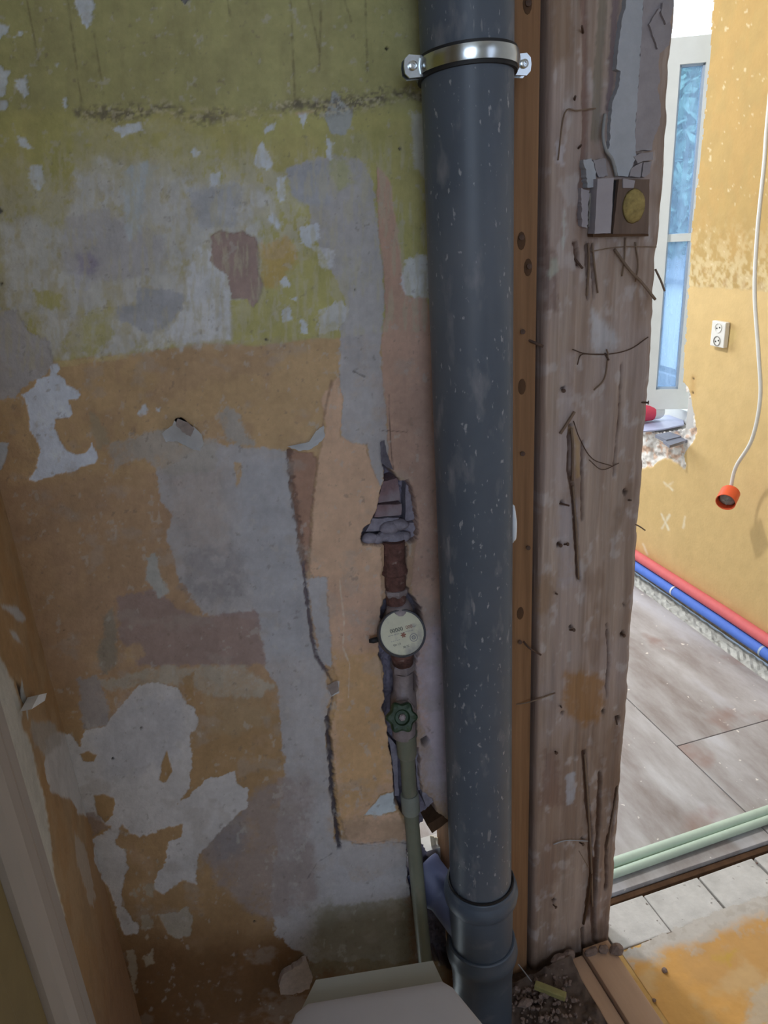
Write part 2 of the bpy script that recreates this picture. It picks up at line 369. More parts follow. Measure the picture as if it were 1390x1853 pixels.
B1 = [(250, 1240), (287, 1236), (322, 1247), (338, 1272), (353, 1283), (360, 1310), (342, 1328), (348, 1368), (345, 1395), (344, 1425), (322, 1455), (346, 1436), (372, 1410), (425, 1396), (430, 1420), (449, 1428), (448, 1460), (420, 1482), (385, 1520), (358, 1550), (355, 1598), (330, 1594), (295, 1620), (275, 1605), (285, 1580), (300, 1565), (305, 1525), (328, 1512), (330, 1492), (290, 1502), (265, 1515), (235, 1510), (220, 1492), (208, 1530), (228, 1538), (232, 1570), (222, 1600), (220, 1640), (255, 1680), (250, 1692), (225, 1690), (210, 1650), (200, 1610), (185, 1590), (172, 1560), (170, 1520), (200, 1498), (168, 1480), (140, 1470), (125, 1445), (95, 1435), (80, 1400), (85, 1340), (100, 1325), (130, 1330), (145, 1350), (152, 1320), (190, 1315), (215, 1280)]
def build_main_wall():
    x0, x1, z0, z1, s = -.2035, .3765, 0.0, 1.80, .00155
    xs = np.arange(x0, x1, s); zs = np.arange(z0, z1, s)
    X, Z = np.meshgrid(xs, zs); co = np.stack([X, np.zeros_like(X), Z], -1)
    P = Paint(co); x, y = P.x, P.y
    P.fill(OCH)
    n1 = fbm(x/60, y/60, 4, 3); n2 = fbm(x/9, y/60, 4, 5); n3 = fbm(x/14, y/14, 4, 9)
    # broad tone drift over the ochre, browner and darker towards the bottom
    P.mix(sstep(.45, .65, n1)*.35, OCHB)
    P.mix(sstep(840, 900, y)*.55, OCHB)
    P.mix(sstep(1180, 1330, y)*.85*sstep(.25, .5, n1+.1), OCHD)
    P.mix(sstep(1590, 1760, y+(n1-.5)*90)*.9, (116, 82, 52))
    # olive coat above
    bnd = np.interp(x, [0, 95, 230, 370, 470, 615, 700], [690, 655, 640, 622, 624, 610, 600])
    up = sstep(2.5, -2.5, y-bnd+(n3-.5)*9)
    P.mix(up, OLV, 0.6)
    P.mix(up*sstep(.4, .65, n1)*.35, (186, 172, 120))
    P.mix(sstep(215, 185, y+(n3-.5)*10), OLVD, 1.8)
    P.mix(sstep(215, 185, y)*sstep(.38, .68, fbm(x/30, y/120, 3, 21))*.35, (160, 152, 112))
    for q in [[(120, -20), (148, 190)], [(45, -20), (70, 110)], [(525, -20), (533, 180)], [(553, -20), (578, 95)], [(620, -10), (635, 40)], [(660, -20), (664, 130)], [(410, -10), (416, 30)], [(170, 60), (188, 175)], [(580, 20), (577, 130)]]:
        P.stroke(q, 1.3, (120, 112, 84), soft=2, alpha=.65, mott=.6, seed=int(q[0][0]) % 17)
    # scraped, streaky pale ground in the olive zone
    sc1 = [(140, 320), (155, 305), (230, 285), (295, 300), (340, 330), (440, 330), (490, 350), (495, 385), (465, 400), (470, 440), (425, 430), (416, 460), (418, 615), (330, 622), (230, 637), (120, 645), (90, 640), (60, 560), (0, 600), (0, 400), (60, 390), (118, 420), (126, 370)]
    P.poly(sc1, (190, 180, 150), soft=14, rag=22, rs=30, alpha=.85, mott=.35, ms=34, seed=2)
    P.poly(sc1, PALE, soft=10, rag=22, rs=30, alpha=.85, mott=.9, ms=30, seed=31, st=1.8)
    P.poly([(0, 330), (140, 330), (160, 285), (500, 290), (560, 420), (560, 600), (0, 640)], (204, 202, 198), soft=20, rag=20, rs=40, alpha=.5, mott=1, ms=12, seed=33, st=1.6)
    P.poly([(120, 420), (240, 400), (300, 440), (260, 480), (180, 500), (150, 540), (120, 480)], (196, 196, 206), soft=8, rag=14, rs=16, alpha=.7, mott=.6, ms=16, seed=36)
    P.poly([(120, 225), (330, 225), (480, 300), (300, 330), (150, 310)], (190, 184, 150), soft=16, rag=20, rs=24, alpha=.55, mott=.9, ms=14, seed=34)
    P.poly([(0, 270), (60, 290), (90, 340), (70, 400), (0, 380)], (188, 180, 146), soft=10, rag=12, alpha=.55, mott=.6, seed=4)
    P.poly([(120, 400), (190, 380), (300, 430), (300, 490), (200, 510), (110, 490)], GRYP, soft=8, rag=12, rs=20, alpha=.85, mott=.5, seed=6, h=.2)
    P.poly([(138, 460), (165, 458), (180, 478), (170, 496), (142, 492)], (164, 156, 178), soft=6, rag=6, alpha=.8, seed=7)
    P.poly([(355, 440), (415, 470), (418, 615), (330, 622), (250, 634), (300, 600), (332, 560), (342, 500)], WHT, soft=4, rag=8, rs=14, alpha=.75, mott=.45, ms=20, seed=8, h=.1)
    P.poly([(225, 305), (265, 295), (285, 300), (262, 345), (255, 420), (228, 440), (221, 340)], (196, 204, 210), soft=4, rag=6, alpha=.85, mott=.3, seed=9)
    P.poly([(205, 575), (212, 555), (245, 552), (250, 526), (290, 520), (335, 535), (330, 560), (300, 590), (268, 606), (240, 588)], GRYB, soft=3, rag=5, alpha=.9, seed=10, h=0)
    P.poly([(340, 345), (430, 330), (440, 360), (420, 410), (360, 420)], GRYB, soft=6, rag=8, alpha=.7, mott=.3, seed=11)
    P.poly([(62, 525), (112, 530), (108, 560), (70, 556)], OLV, soft=3, rag=6, alpha=.9, seed=12, h=.6)
    P.poly([(165, 560), (205, 560), (205, 612), (170, 640), (110, 640), (120, 612)], OLV, soft=4, rag=8, alpha=.8, mott=.4, seed=13, h=.6)
    P.poly([(418, 545), (470, 540), (475, 470), (575, 470), (572, 600), (535, 612), (420, 618)], OLV, soft=2, rag=4, alpha=.9, mott=.2, seed=14, h=.6)
    P.poly([(470, 440), (520, 430), (540, 470), (500, 520), (475, 520)], (206, 170, 108), soft=6, rag=8, alpha=.6, seed=15)
    # left grey plaster
    P.poly([(-10, 560), (30, 562), (55, 600), (90, 620), (96, 660), (80, 682), (40, 702), (25, 720), (-10, 725)], GRYP, soft=2, rag=6, seed=16, h=-.4)
    P.poly([(100, 655), (230, 640), (230, 648), (110, 664)], (206, 190, 140), soft=1.5, rag=3, alpha=.8, mott=.4)
    # brown smooth patch
    P.poly([(383, 428), (400, 417), (425, 422), (440, 418), (463, 433), (470, 468), (468, 490), (476, 520), (470, 540), (458, 557), (448, 543), (420, 540), (413, 500), (395, 487), (380, 472), (384, 450)], (170, 148, 142), soft=1, rag=3, rs=7, seed=17, h=-2.2)
    # grey plaster strip beside the pipe
    P.poly([(520, 305), (560, 290), (600, 280), (640, 285), (662, 300), (675, 330), (684, 415), (692, 470), (697, 560), (690, 620), (692, 680), (702, 760), (700, 840), (688, 880), (676, 850), (660, 805), (636, 800), (615, 790), (620, 720), (612, 680), (616, 600), (626, 540), (606, 500), (588, 470), (570, 420), (556, 372), (528, 352)], GRYP, soft=2, rag=5, rs=12, alpha=.95, mott=.12, seed=18, h=.5)
    P.poly([(518, 306), (575, 290), (592, 300), (595, 370), (560, 372), (530, 352)], GRYB, soft=5, rag=6, alpha=.8, seed=19)
    P.poly([(597, 285), (630, 290), (640, 330), (612, 346), (596, 320)], (182, 182, 128), soft=5, rag=6, alpha=.7, mott=.4, seed=20)
    P.poly([(600, 235), (660, 240), (680, 290), (640, 285), (595, 285)], (176, 172, 130), soft=7, rag=8, alpha=.7, seed=22)
    P.poly([(565, 445), (602, 452), (606, 486), (582, 482)], WHT, soft=2, rag=5, alpha=.8, mott=.4, seed=23)
    P.poly([(575, 560), (620, 545), (634, 560), (615, 595), (578, 605)], PALE, soft=2, rag=6, alpha=.9, mott=.4, seed=24)
    # right: pink plaster along the pipe
    P.poly([(682, 296), (706, 330), (720, 420), (730, 500), (735, 535), (772, 540), (850, 900), (850, 1800), (815, 1440), (760, 1300), (745, 1060), (757, 940), (738, 871), (704, 845), (702, 760), (692, 680), (690, 620), (697, 560), (692, 470), (684, 400)], PINK, soft=1.5, rag=2.5, seed=25, h=-.8)
    P.poly([(692, 690), (820, 690), (840, 1060), (740, 1060), (757, 940), (738, 871), (704, 845)], (182, 152, 138), soft=30, rag=15, rs=60, alpha=.7, seed=26)
    P.poly([(757, 1130), (850, 1130), (850, 1460), (782, 1446), (765, 1434), (758, 1400)], LAV, soft=34, rag=16, rs=60, alpha=.75, seed=27)
    P.poly([(735, 470), (775, 458), (780, 540), (735, 535), (725, 510)], WHT, soft=2, rag=5, alpha=.8, mott=.2, seed=28)
    P.poly([(742, 200), (775, 210), (775, 330), (748, 300)], PALE, soft=4, rag=6, alpha=.6, seed=29)
    # grey block in the middle and below
    P.poly([(285, 850), (390, 800), (470, 812), (522, 815), (530, 900), (545, 980), (556, 1050), (566, 1150), (585, 1200), (598, 1260), (592, 1330), (602, 1400), (612, 1560), (640, 1600), (740, 1560), (750, 1650), (790, 1740), (560, 1740), (500, 1690), (490, 1640), (500, 1500), (515, 1390), (503, 1250), (480, 1208), (465, 1120), (370, 1112), (318, 1040), (302, 960), (318, 930), (292, 905)], GRYP, soft=2.5, rag=8, rs=18, alpha=.97, mott=.06, seed=30, h=.3)
    P.poly([(430, 830), (520, 830), (552, 1050), (565, 1190), (480, 1190), (465, 1110), (430, 1000)], GRYB, soft=20, rag=10, alpha=.6, seed=32)
    P.poly([(340, 980), (440, 990), (450, 1080), (380, 1100), (330, 1060)], (150, 146, 150), soft=14, rag=14, rs=22, alpha=.6, mott=.6, ms=18, seed=33)
    P.poly([(300, 850), (400, 850), (410, 1000), (320, 970)], (186, 172, 164), soft=14, rag=10, alpha=.5, mott=.4, seed=34)
    P.poly([(192, 802), (238, 792), (300, 772), (330, 800), (395, 798), (390, 850), (300, 860), (262, 830), (225, 838), (205, 856)], (182, 176, 170), soft=4, rag=9, rs=14, alpha=.85, mott=.3, seed=35)
    P.poly([(395, 748), (412, 736), (432, 750), (446, 790), (465, 806), (430, 808), (412, 795), (398, 770)], (182, 178, 174), soft=4, rag=6, alpha=.85, mott=.3, seed=36)
    P.poly([(160, 740), (180, 760), (200, 800), (180, 812), (165, 780)], (170, 160, 138), soft=4, rag=6, alpha=.6, seed=37)
    P.poly([(424, 835), (436, 838), (436, 872), (428, 880)], OCH, soft=2, rag=3, alpha=.85, seed=38)
    # scraped brown rectangle
    P.poly([(212, 1080), (250, 1072), (290, 1066), (320, 1102), (370, 1115), (464, 1104), (482, 1200), (430, 1206), (250, 1206), (215, 1150)], BRNP, soft=4, rag=6, alpha=.9, seed=39, h=-.4)
    P.poly([(265, 1010), (280, 1000), (290, 1040), (305, 1070), (290, 1085), (265, 1050)], (182, 186, 186), soft=2.5, rag=4, alpha=.85, seed=40)
    P.poly([(186, 1115), (204, 1102), (210, 1140), (212, 1200), (185, 1225), (176, 1180), (188, 1150)], (150, 146, 136), soft=4, rag=5, alpha=.75, seed=41)
    P.poly([(225, 1170), (258, 1165), (262, 1190), (228, 1200)], OCH, soft=4, rag=6, alpha=.6, seed=42)
    P.poly([(180, 1232), (300, 1206), (440, 1206), (500, 1240), (470, 1262), (390, 1262), (330, 1240), (260, 1240), (190, 1252)], (186, 180, 168), soft=5, rag=8, alpha=.75, mott=.3, seed=43)
    P.poly([(330, 1230), (352, 1215), (350, 1270), (336, 1265)], OCHD, soft=2, rag=4, alpha=.8, seed=44)
    P.poly([(140, 1230), (175, 1222), (195, 1270), (200, 1310), (150, 1320)], (168, 164, 166), soft=3, rag=6, alpha=.8, mott=.25, seed=45)
    P.poly([(370, 1260), (470, 1262), (500, 1300), (420, 1330), (380, 1330)], (176, 156, 128), soft=8, rag=10, alpha=.5, mott=.5, seed=46)
    # pinkish grey below the middle
    P.poly([(360, 1540), (430, 1480), (470, 1420), (520, 1398), (560, 1420), (570, 1640), (490, 1670), (430, 1640), (390, 1600)], (164, 150, 146), soft=12, rag=16, rs=26, alpha=.85, mott=.25, ms=30, seed=47)
    P.poly([(380, 1480), (440, 1470), (440, 1540), (390, 1560)], (146, 142, 148), soft=14, rag=10, alpha=.7, seed=48)
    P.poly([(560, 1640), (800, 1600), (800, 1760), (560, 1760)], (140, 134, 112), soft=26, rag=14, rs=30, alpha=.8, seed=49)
    P.poly([(735, 1600), (770, 1610), (790, 1750), (745, 1750)], (150, 116, 88), soft=8, rag=6, alpha=.7, seed=50)
    # peach plaster left of the meter chase
    P.poly([(600, 692), (612, 682), (620, 722), (615, 788), (636, 802), (660, 806), (675, 850), (688, 882), (684, 914), (672, 944), (655, 962), (655, 985), (690, 988), (690, 1100), (686, 1185), (694, 1240), (700, 1310), (712, 1400), (713, 1430), (690, 1434), (658, 1476), (690, 1474), (720, 1470), (736, 1500), (735, 1520), (668, 1530), (628, 1520), (614, 1470), (606, 1400), (598, 1330), (608, 1280), (612, 1230), (600, 1200), (598, 1170), (592, 1080), (575, 1045), (560, 1040), (566, 930), (576, 830), (590, 770), (580, 722)], PEACH, soft=1.2, rag=3, rs=8, seed=51, h=2.2)
    P.poly([(600, 1060), (690, 1060), (690, 1190), (610, 1190)], PINK, soft=30, rag=12, alpha=.6, seed=52)
    P.poly([(600, 1180), (690, 1180), (712, 1400), (690, 1434), (610, 1500)], (208, 168, 116), soft=25, rag=12, alpha=.7, seed=53)
    P.poly([(614, 1480), (735, 1480), (735, 1530), (620, 1525)], (176, 150, 126), soft=10, rag=8, alpha=.7, mott=.4, seed=54)
    P.poly([(660, 1474), (690, 1440), (714, 1432), (716, 1466), (690, 1474)], (206, 214, 220), soft=1, rag=2, seed=55, h=.5)
    P.poly([(608, 1520), (670, 1528), (738, 1520), (745, 1620), (600, 1640)], GRYP, soft=4, rag=7, rs=14, alpha=.9, mott=.15, seed=58)
    P.stroke([(614, 1050), (622, 1120), (620, 1170), (632, 1200), (630, 1260)], .9, (226, 214, 196), soft=1.2, rag=2, alpha=.7, mott=.5, seed=56)
    P.stroke([(600, 690), (590, 730), (584, 770)], 2.5, (150, 120, 100), soft=2, rag=3, alpha=.7, seed=57)
    # grey re-exposed strip right of the crack
    P.poly([(556, 1046), (590, 1042), (592, 1080), (602, 1190), (600, 1212), (584, 1190), (570, 1140)], GRYP, soft=1.5, rag=4, seed=58, h=.3)
    # groove and crack
    P.poly([(524, 815), (566, 820), (574, 832), (564, 930), (557, 1032), (550, 1040), (541, 960), (530, 890)], (172, 138, 120), soft=2, rag=4, seed=59, h=-3)
    crk = [(524, 816), (530, 880), (541, 955), (549, 1020), (555, 1080), (564, 1150), (573, 1190), (590, 1215), (604, 1240), (601, 1268), (593, 1300), (598, 1380), (601, 1430), (607, 1480), (614, 1535)]
    P.stroke(crk[:4], 5, (120, 96, 86), soft=2, rag=6, rs=6, alpha=.9, mott=.3, h=-5, seed=60)
    P.stroke(crk[3:8], 2.6, (112, 100, 104), soft=1.2, rag=3.5, rs=6, alpha=.95, h=-5, seed=61)
    P.stroke(crk[7:11], 1.6, (118, 100, 92), soft=1.2, rag=3.5, rs=7, alpha=.9, h=-3.5, seed=62)
    P.stroke(crk[10:], 4.0, (84, 76, 82), soft=1.2, rag=4, rs=6, alpha=.95, h=-7, seed=63)
    P.poly([(592, 1240), (612, 1232), (614, 1252), (598, 1262)], PALE, soft=1, rag=2, seed=64, h=2.5)
    # torn white paper patch
    wp = [(205, 415), (215, 430), (205, 450), (235, 470), (240, 490), (275, 505), (290, 525), (280, 540), (245, 545), (262, 590), (250, 610), (200, 610), (196, 645), (215, 690), (240, 725), (270, 740), (310, 735), (330, 700), (345, 730), (355, 750), (340, 770), (290, 785), (270, 800), (210, 810), (165, 825), (125, 838), (105, 830), (130, 790), (145, 720), (130, 685), (105, 650), (105, 600), (90, 540), (75, 525), (100, 515), (125, 495), (135, 470), (180, 455), (180, 420), (195, 412)]
    P.poly([(a/1.986, b/1.986+450) for a, b in wp], (222, 230, 246), soft=.9, rag=1.6, rs=6, seed=65, h=-1.0)
    P.poly([(-10, 800), (16, 802), (10, 835), (2, 850), (-10, 850)], (204, 210, 220), soft=1, rag=2, seed=66, h=-.8)
    # white blob low on the left with ochre islands
    P.poly(B1, (212, 208, 208), soft=1, rag=4, rs=10, seed=67, h=-.9)
    P.poly([(230, 1260), (320, 1260), (335, 1340), (300, 1380), (200, 1420), (170, 1340)], (184, 184, 192), soft=20, rag=12, alpha=.5, seed=68)
    for q in ([(295, 1375), (302, 1358), (312, 1395), (300, 1416), (288, 1412)], [(145, 1365), (160, 1358), (176, 1366), (170, 1378), (150, 1378)], [(170, 1440), (185, 1437), (208, 1445), (205, 1475), (190, 1490), (175, 1470)]):
        P.poly(q, OCHD, soft=1, rag=2, seed=69, h=.3)
    P.poly([(150, 1470), (170, 1470), (198, 1500), (170, 1512)], (160, 140, 130), soft=3, rag=5, alpha=.8, seed=70)
    P.poly([(286, 1655), (320, 1650), (340, 1638), (350, 1665), (345, 1692), (325, 1700), (304, 1690)], (178, 168, 154), soft=1, rag=3, seed=71, h=-.7)
    for q in ([(262, 1600), (280, 1598), (276, 1625), (264, 1622)], [(230, 1722), (242, 1715), (250, 1750), (244, 1795), (236, 1770)], [(258, 1735), (276, 1718), (278, 1742), (264, 1750)], [(255, 1660), (270, 1650), (280, 1680), (262, 1686)]):
        P.poly(q, (176, 162, 142), soft=1.2, rag=4, alpha=.9, seed=72, h=-.5)
    for k in range(26):
        cx_, cy_ = 262+random.gauss(0, 18), 1640+random.gauss(0, 40); r = random.uniform(1.5, 4)
        P.poly([(cx_-r, cy_), (cx_, cy_-r*1.4), (cx_+r, cy_), (cx_, cy_+r*1.4)], (182, 168, 148), soft=1, rag=1.5, alpha=.85, seed=k)
    P.poly([(145, 1570), (165, 1550), (172, 1580), (150, 1590)], (196, 184, 170), soft=1.5, rag=4, alpha=.8, mott=.4, seed=73)
    # white chips
    chips = [[(138, -5), (170, -5), (169, 38), (158, 50), (148, 40), (137, 10)], [(-5, 42), (18, 50), (10, 62), (-5, 72)], [(25, 68), (36, 57), (48, 57), (32, 66)], [(-5, 116), (18, 130), (8, 175), (-5, 182)], [(25, 145), (48, 138), (52, 170), (45, 178), (34, 165)],
             [(205, 234), (228, 224), (255, 222), (258, 235), (220, 247)], [(55, 300), (75, 298), (82, 330), (72, 345), (52, 330)], [(344, 275), (355, 267), (362, 275), (350, 288)], [(459, 290), (474, 252), (495, 298), (486, 308), (465, 302)], [(477, 230), (497, 225), (494, 234), (480, 240)],
             [(483, 395), (495, 382), (508, 400), (502, 413), (488, 402)], [(501, 320), (517, 320), (515, 360), (505, 367)], [(540, 205), (555, 205), (549, 232)], [(542, 410), (575, 405), (578, 430), (560, 447), (545, 440)], [(380, 315), (398, 310), (396, 335), (380, 338)], [(505, 507), (520, 500), (525, 515), (512, 522)],
             [(510, 560), (525, 555), (528, 580), (512, 582)], [(544, 580), (556, 585), (555, 603), (546, 600)], [(528, 540), (537, 538), (536, 545)], [(0, 180), (18, 184), (10, 198), (-4, 200)], [(100, 115), (107, 115), (106, 124), (100, 122)], [(115, 180), (122, 180), (120, 198), (116, 196)], [(30, 245), (45, 250), (62, 268), (50, 272), (36, 262)],
             [(250, 742), (262, 732), (271, 742), (262, 750), (250, 750)], [(282, 738), (290, 738), (289, 744), (283, 743)], [(0, 1095), (30, 1098), (48, 1120), (40, 1126), (20, 1110)], [(15, 1140), (30, 1145), (42, 1168), (30, 1160)], [(590, 245), (602, 260), (600, 290), (592, 285)]]
    for k, q in enumerate(chips): P.poly(q, (214, 220, 230), soft=1.8, rag=4, rs=7, alpha=.9, mott=.12, ms=8, seed=80+k, h=-.4)
    P.poly([(592, 198), (604, 163), (628, 192), (638, 200), (634, 230), (622, 246), (600, 242), (588, 216)], (176, 180, 182), soft=1.5, rag=3, alpha=.9, seed=120, h=-.8)
    # dirt line on the ledge between the coats
    P.stroke([(140, 204), (230, 208), (310, 194), (345, 212), (385, 215)], 7, (116, 110, 96), soft=9, rag=12, rs=12, alpha=.8, mott=.9, ms=10, h=.4, seed=121)
    P.stroke([(385, 212), (460, 203), (530, 192)], 6, (146, 138, 116), soft=10, rag=10, alpha=.6, mott=.8, ms=12, seed=122)
    P.stroke([(530, 190), (600, 186), (640, 186), (690, 176), (730, 168), (775, 175)], 7, (104, 96, 88), soft=8, rag=12, rs=12, alpha=.8, mott=.9, ms=10, h=.4, seed=123)
    P.stroke([(250, 205), (300, 200), (330, 212), (360, 206)], 2, (206, 194, 160), soft=2, rag=4, alpha=.7, mott=.7, seed=124)  # pale strokes paint the ledge's light highlight into the coat, next line too
    P.stroke([(535, 205), (600, 198)], 2, (198, 176, 140), soft=2, rag=3, alpha=.7, mott=.5, seed=125)
    sl = np.interp(x, [140, 230, 310, 345, 385, 460, 530, 640, 730, 775], [204, 208, 196, 211, 213, 203, 192, 186, 168, 175])
    bd = sstep(26, 3, np.abs(y-sl+(fbm(x/22, y/22, 4, 140)-.5)*26))*sstep(120, 160, x)
    P.mix(bd*sstep(.42, .62, fbm(x/5, y/4, 4, 141))*sstep(.35, .6, fbm(x/60, y/60, 3, 142))*.75, (112, 104, 94))
    P.mix(bd*sstep(.56, .66, fbm(x/8, y/6, 4, 143))*.6, (204, 194, 164)); P.h += bd*(fbm(x/9, y/7, 3, 144)-.5)*2.5
    # small plaster bumps, nail marks and pencil lines
    for (a, b, r) in [(0, 382, 5), (335, -2, 9), (700, 88, 4), (724, 269, 3.2), (2, 514, 3), (116, 1141, 2), (255, 1318, 3), (204, 1374, 2.4), (460, 1668, 2.5), (643, 524, 2), (482, 615, 3)]:
        P.poly([(a-r, b), (a, b-r), (a+r, b), (a, b+r)], (58, 52, 48), soft=1, rag=1, seed=int(a), h=-3)
    P.stroke([(704, 715), (707, 800), (712, 850)], .7, (86, 70, 64), soft=1, rag=.6, alpha=.85)
    P.stroke([(690, 779), (737, 782)], .5, (96, 80, 72), soft=1, rag=.5, alpha=.8)
    P.stroke([(640, 672), (660, 682)], 1, (110, 104, 100), soft=1, rag=2, alpha=.7, mott=.6)
    P.stroke([(552, 1030), (700, 960)], .01, GRYP, alpha=0)
    P.stroke([(640, 1528), (700, 1520), (735, 1526)], .8, (96, 88, 88), soft=1.2, rag=2.5, alpha=.7, mott=.5)
    P.stroke([(556, 1590), (575, 1560), (600, 1545)], .6, (110, 104, 106), soft=1, rag=2, alpha=.6)
    # general grime, scuffs and old filler showing through
    cl_ = fbm(x/34, y/34, 6, 71); P.c *= (1+.32*(cl_-.5)+.10*(fbm(x/7, y/7, 4, 73)-.5)-.05*sstep(.5, .8, n2))[..., None]
    P.mix(sstep(.60, .74, fbm(x/46, y/38, 6, 75))*.35*sstep(560, 640, y), (178, 168, 160))
    P.mix(sstep(.69, .76, fbm(x/13, y/16, 5, 77))*.4, (196, 192, 188))
    P.mix(sstep(.73, .80, fbm(x/10, y/10, 5, 79))*.4, (126, 114, 106))
    P.mix(up*sstep(.5, .68, fbm(x/7, y/46, 5, 81))*sstep(230, 300, y)*.5, (196, 190, 166))
    P.h += (n3-.5)*.7+(n1-.5)*1.2
    # openings cut for the meter
    for pl, dep in ((NICHE, -42), (CHASE, -38)):
        d = seg_dist(x, y, pl, True)+(fbm(x/7, y/7, 3, 41)-.5)*7
        a = sstep(1.2, -1.2, d)
        P.h = P.h*(1-a)+(dep+(fbm(x/10, y/10, 3, 43)-.5)*16)*a
        e = sstep(2.5, .5, np.abs(d))*.6
        P.c = P.c*(1-a[..., None])+a[..., None]*(lin((140, 132, 146))*(.7+.6*fbm(x/12, y/12, 4, 45)[..., None]))
        P.c = P.c*(1-e[..., None])+e[..., None]*lin((128, 104, 98))
    d = seg_dist(x, y, [(762, 1338), (772, 1332), (778, 1342), (770, 1352), (763, 1348)], True); P.h += -16*sstep(1, -1, d); P.c *= (1-.75*sstep(1, -1, d))[..., None]
    co[..., 1] -= P.h*.001
    drop = P.inside(HOLE, 5, 8, 3) | P.inside(HOLE2, 1.5, 6, 4)
    return grid_mesh('wall_back', co, P.c, drop)
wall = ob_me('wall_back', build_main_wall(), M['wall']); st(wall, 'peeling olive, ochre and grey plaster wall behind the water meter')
# upper part of that wall and its other face towards the far room (with the hole left open)
bm = bmesh.new(); box(bm, (-1.5, 0, 1.80), (.72, .09, 2.6)); box(bm, (-1.5, .055, 0), (.285, .09, 1.8)); box(bm, (.285, .055, .56), (.40, .09, 1.8)); box(bm, (.285, .055, 0), (.40, .09, .33)); box(bm, (-1.5, 0, 0), (-.22, .054, 1.8))
st(ob('wall_back_core', bm, M['plain']))

# bricks showing in the niche above the meter: pieces of the wall
def px_brick(q, yf, yb, jit=.0015, m_=None):
    bm = bmesh.new(); pts = [onY(a, b, yf) for a, b in ragged(q, 1.0, 9, int(q[0][0]+q[0][1]))]
    prism(bm, pts, (0, yb-yf, 0)); return ob('brick', bm, m_ or M['brick'], wall)
px_brick([(692, 872), (720, 864), (724, 905), (684, 910)], .012, .045)
px_brick([(683, 914), (727, 912), (726, 932), (677, 936)], .010, .045)
px_brick([(674, 938), (722, 937), (724, 958), (662, 962)], .014, .045, m_=M['mortar'])
px_brick([(735, 876), (744, 884), (750, 914), (750, 940), (733, 944)], .020, .05, m_=M['mortar'])
px_brick([(728, 948), (752, 946), (752, 972), (726, 976)], .016, .05, m_=M['mortar'])
bm = bmesh.new()
for (a, b, r) in [(705, 955, .015), (722, 950, .014), (712, 972, .017), (728, 970, .013), (698, 970, .013), (668, 974, .012), (684, 975, .011)]:
    p = onY(a, b, .012); s = bmesh.ops.create_icosphere(bm, subdivisions=2, radius=r)
    for v in s['verts']: v.co = Vector((v.co.x*1.1, v.co.y*.9, v.co.z*.7))*(1+random.uniform(-.1, .1))+p
o = ob('mortar_lump', bm, M['mortar'], wall, smooth=True)
px_brick([(766, 1420), (790, 1430), (790, 1446), (772, 1462), (764, 1440)], .002, .045, m_=M['mortar'])
px_brick([(700, 1330), (706, 1350), (713, 1410), (714, 1440), (722, 1440), (718, 1350)], .018, .045, m_=M['mortar'])
px_brick([(752, 1340), (762, 1380), (768, 1430), (756, 1430), (752, 1380)], .012, .045, m_=M['mortar'])
px_brick([(772, 1492), (812, 1470), (818, 1482), (782, 1508)], .004, .05, m_=M['darkwood'])

# loose, curled paint flakes hanging from the wall
def flake(poly, lift, ridge, mt, y0=-.003, seed=1):
    """a thin curled sheet; 'lift' in metres grows away from the hinge line 'ridge'"""
    bm = bmesh.new(); rg = ragged(poly, .8, 4, seed); c = np.mean(np.array(rg), 0)
    (ax, ay), (bx, by) = ridge; L_ = math.hypot(bx-ax, by-ay)
    def P3(x, y, off=0):
        d = abs((x-ax)*(by-ay)-(y-ay)*(bx-ax))/L_
        return onY(x, y, y0-lift*min(1.3, d/25)**1.5-off)
    rings = []
    for t in (1, .66, .33):
        rings.append([bm.verts.new(P3(c[0]+(x-c[0])*t, c[1]+(y-c[1])*t)) for x, y in rg])
    cv = bm.verts.new(P3(*c)); n = len(rg)
    for a, b in zip(rings, rings[1:]):
        for k in range(n): bm.faces.new((a[k], a[(k+1) % n], b[(k+1) % n], b[k]))
    for k in range(n): bm.faces.new((rings[-1][k], rings[-1][(k+1) % n], cv))
    r = bmesh.ops.solidify(bm, geom=bm.faces[:], thickness=.0007)
    return ob('paint_flake', bm, mt, wall, smooth=False)
flake([(293, 785), (300, 778), (312, 770), (318, 757), (328, 755), (350, 772), (365, 786), (369, 802), (362, 816), (350, 814), (335, 806), (318, 798), (300, 800)], .007, ((293, 790), (355, 818)), M['flake'], seed=3)
flake([(322, 757), (340, 764), (352, 776), (345, 790), (330, 782), (318, 768)], .001, ((318, 768), (345, 790)), M['flake_under'], y0=-.0145, seed=5)
flake([(520, 808), (545, 812), (562, 798), (572, 780), (586, 770), (588, 790), (575, 805), (560, 814), (540, 816)], .008, ((545, 815), (588, 788)), M['flake'], seed=6)
flake([(592, 1240), (610, 1232), (614, 1250), (600, 1260)], .006, ((592, 1240), (600, 1262)), M['flake_under'], seed=8)
flake([(688, 800), (696, 796), (700, 820), (712, 850), (700, 846), (690, 836)], .006, ((700, 800), (712, 850)), M['mortar'], seed=9)

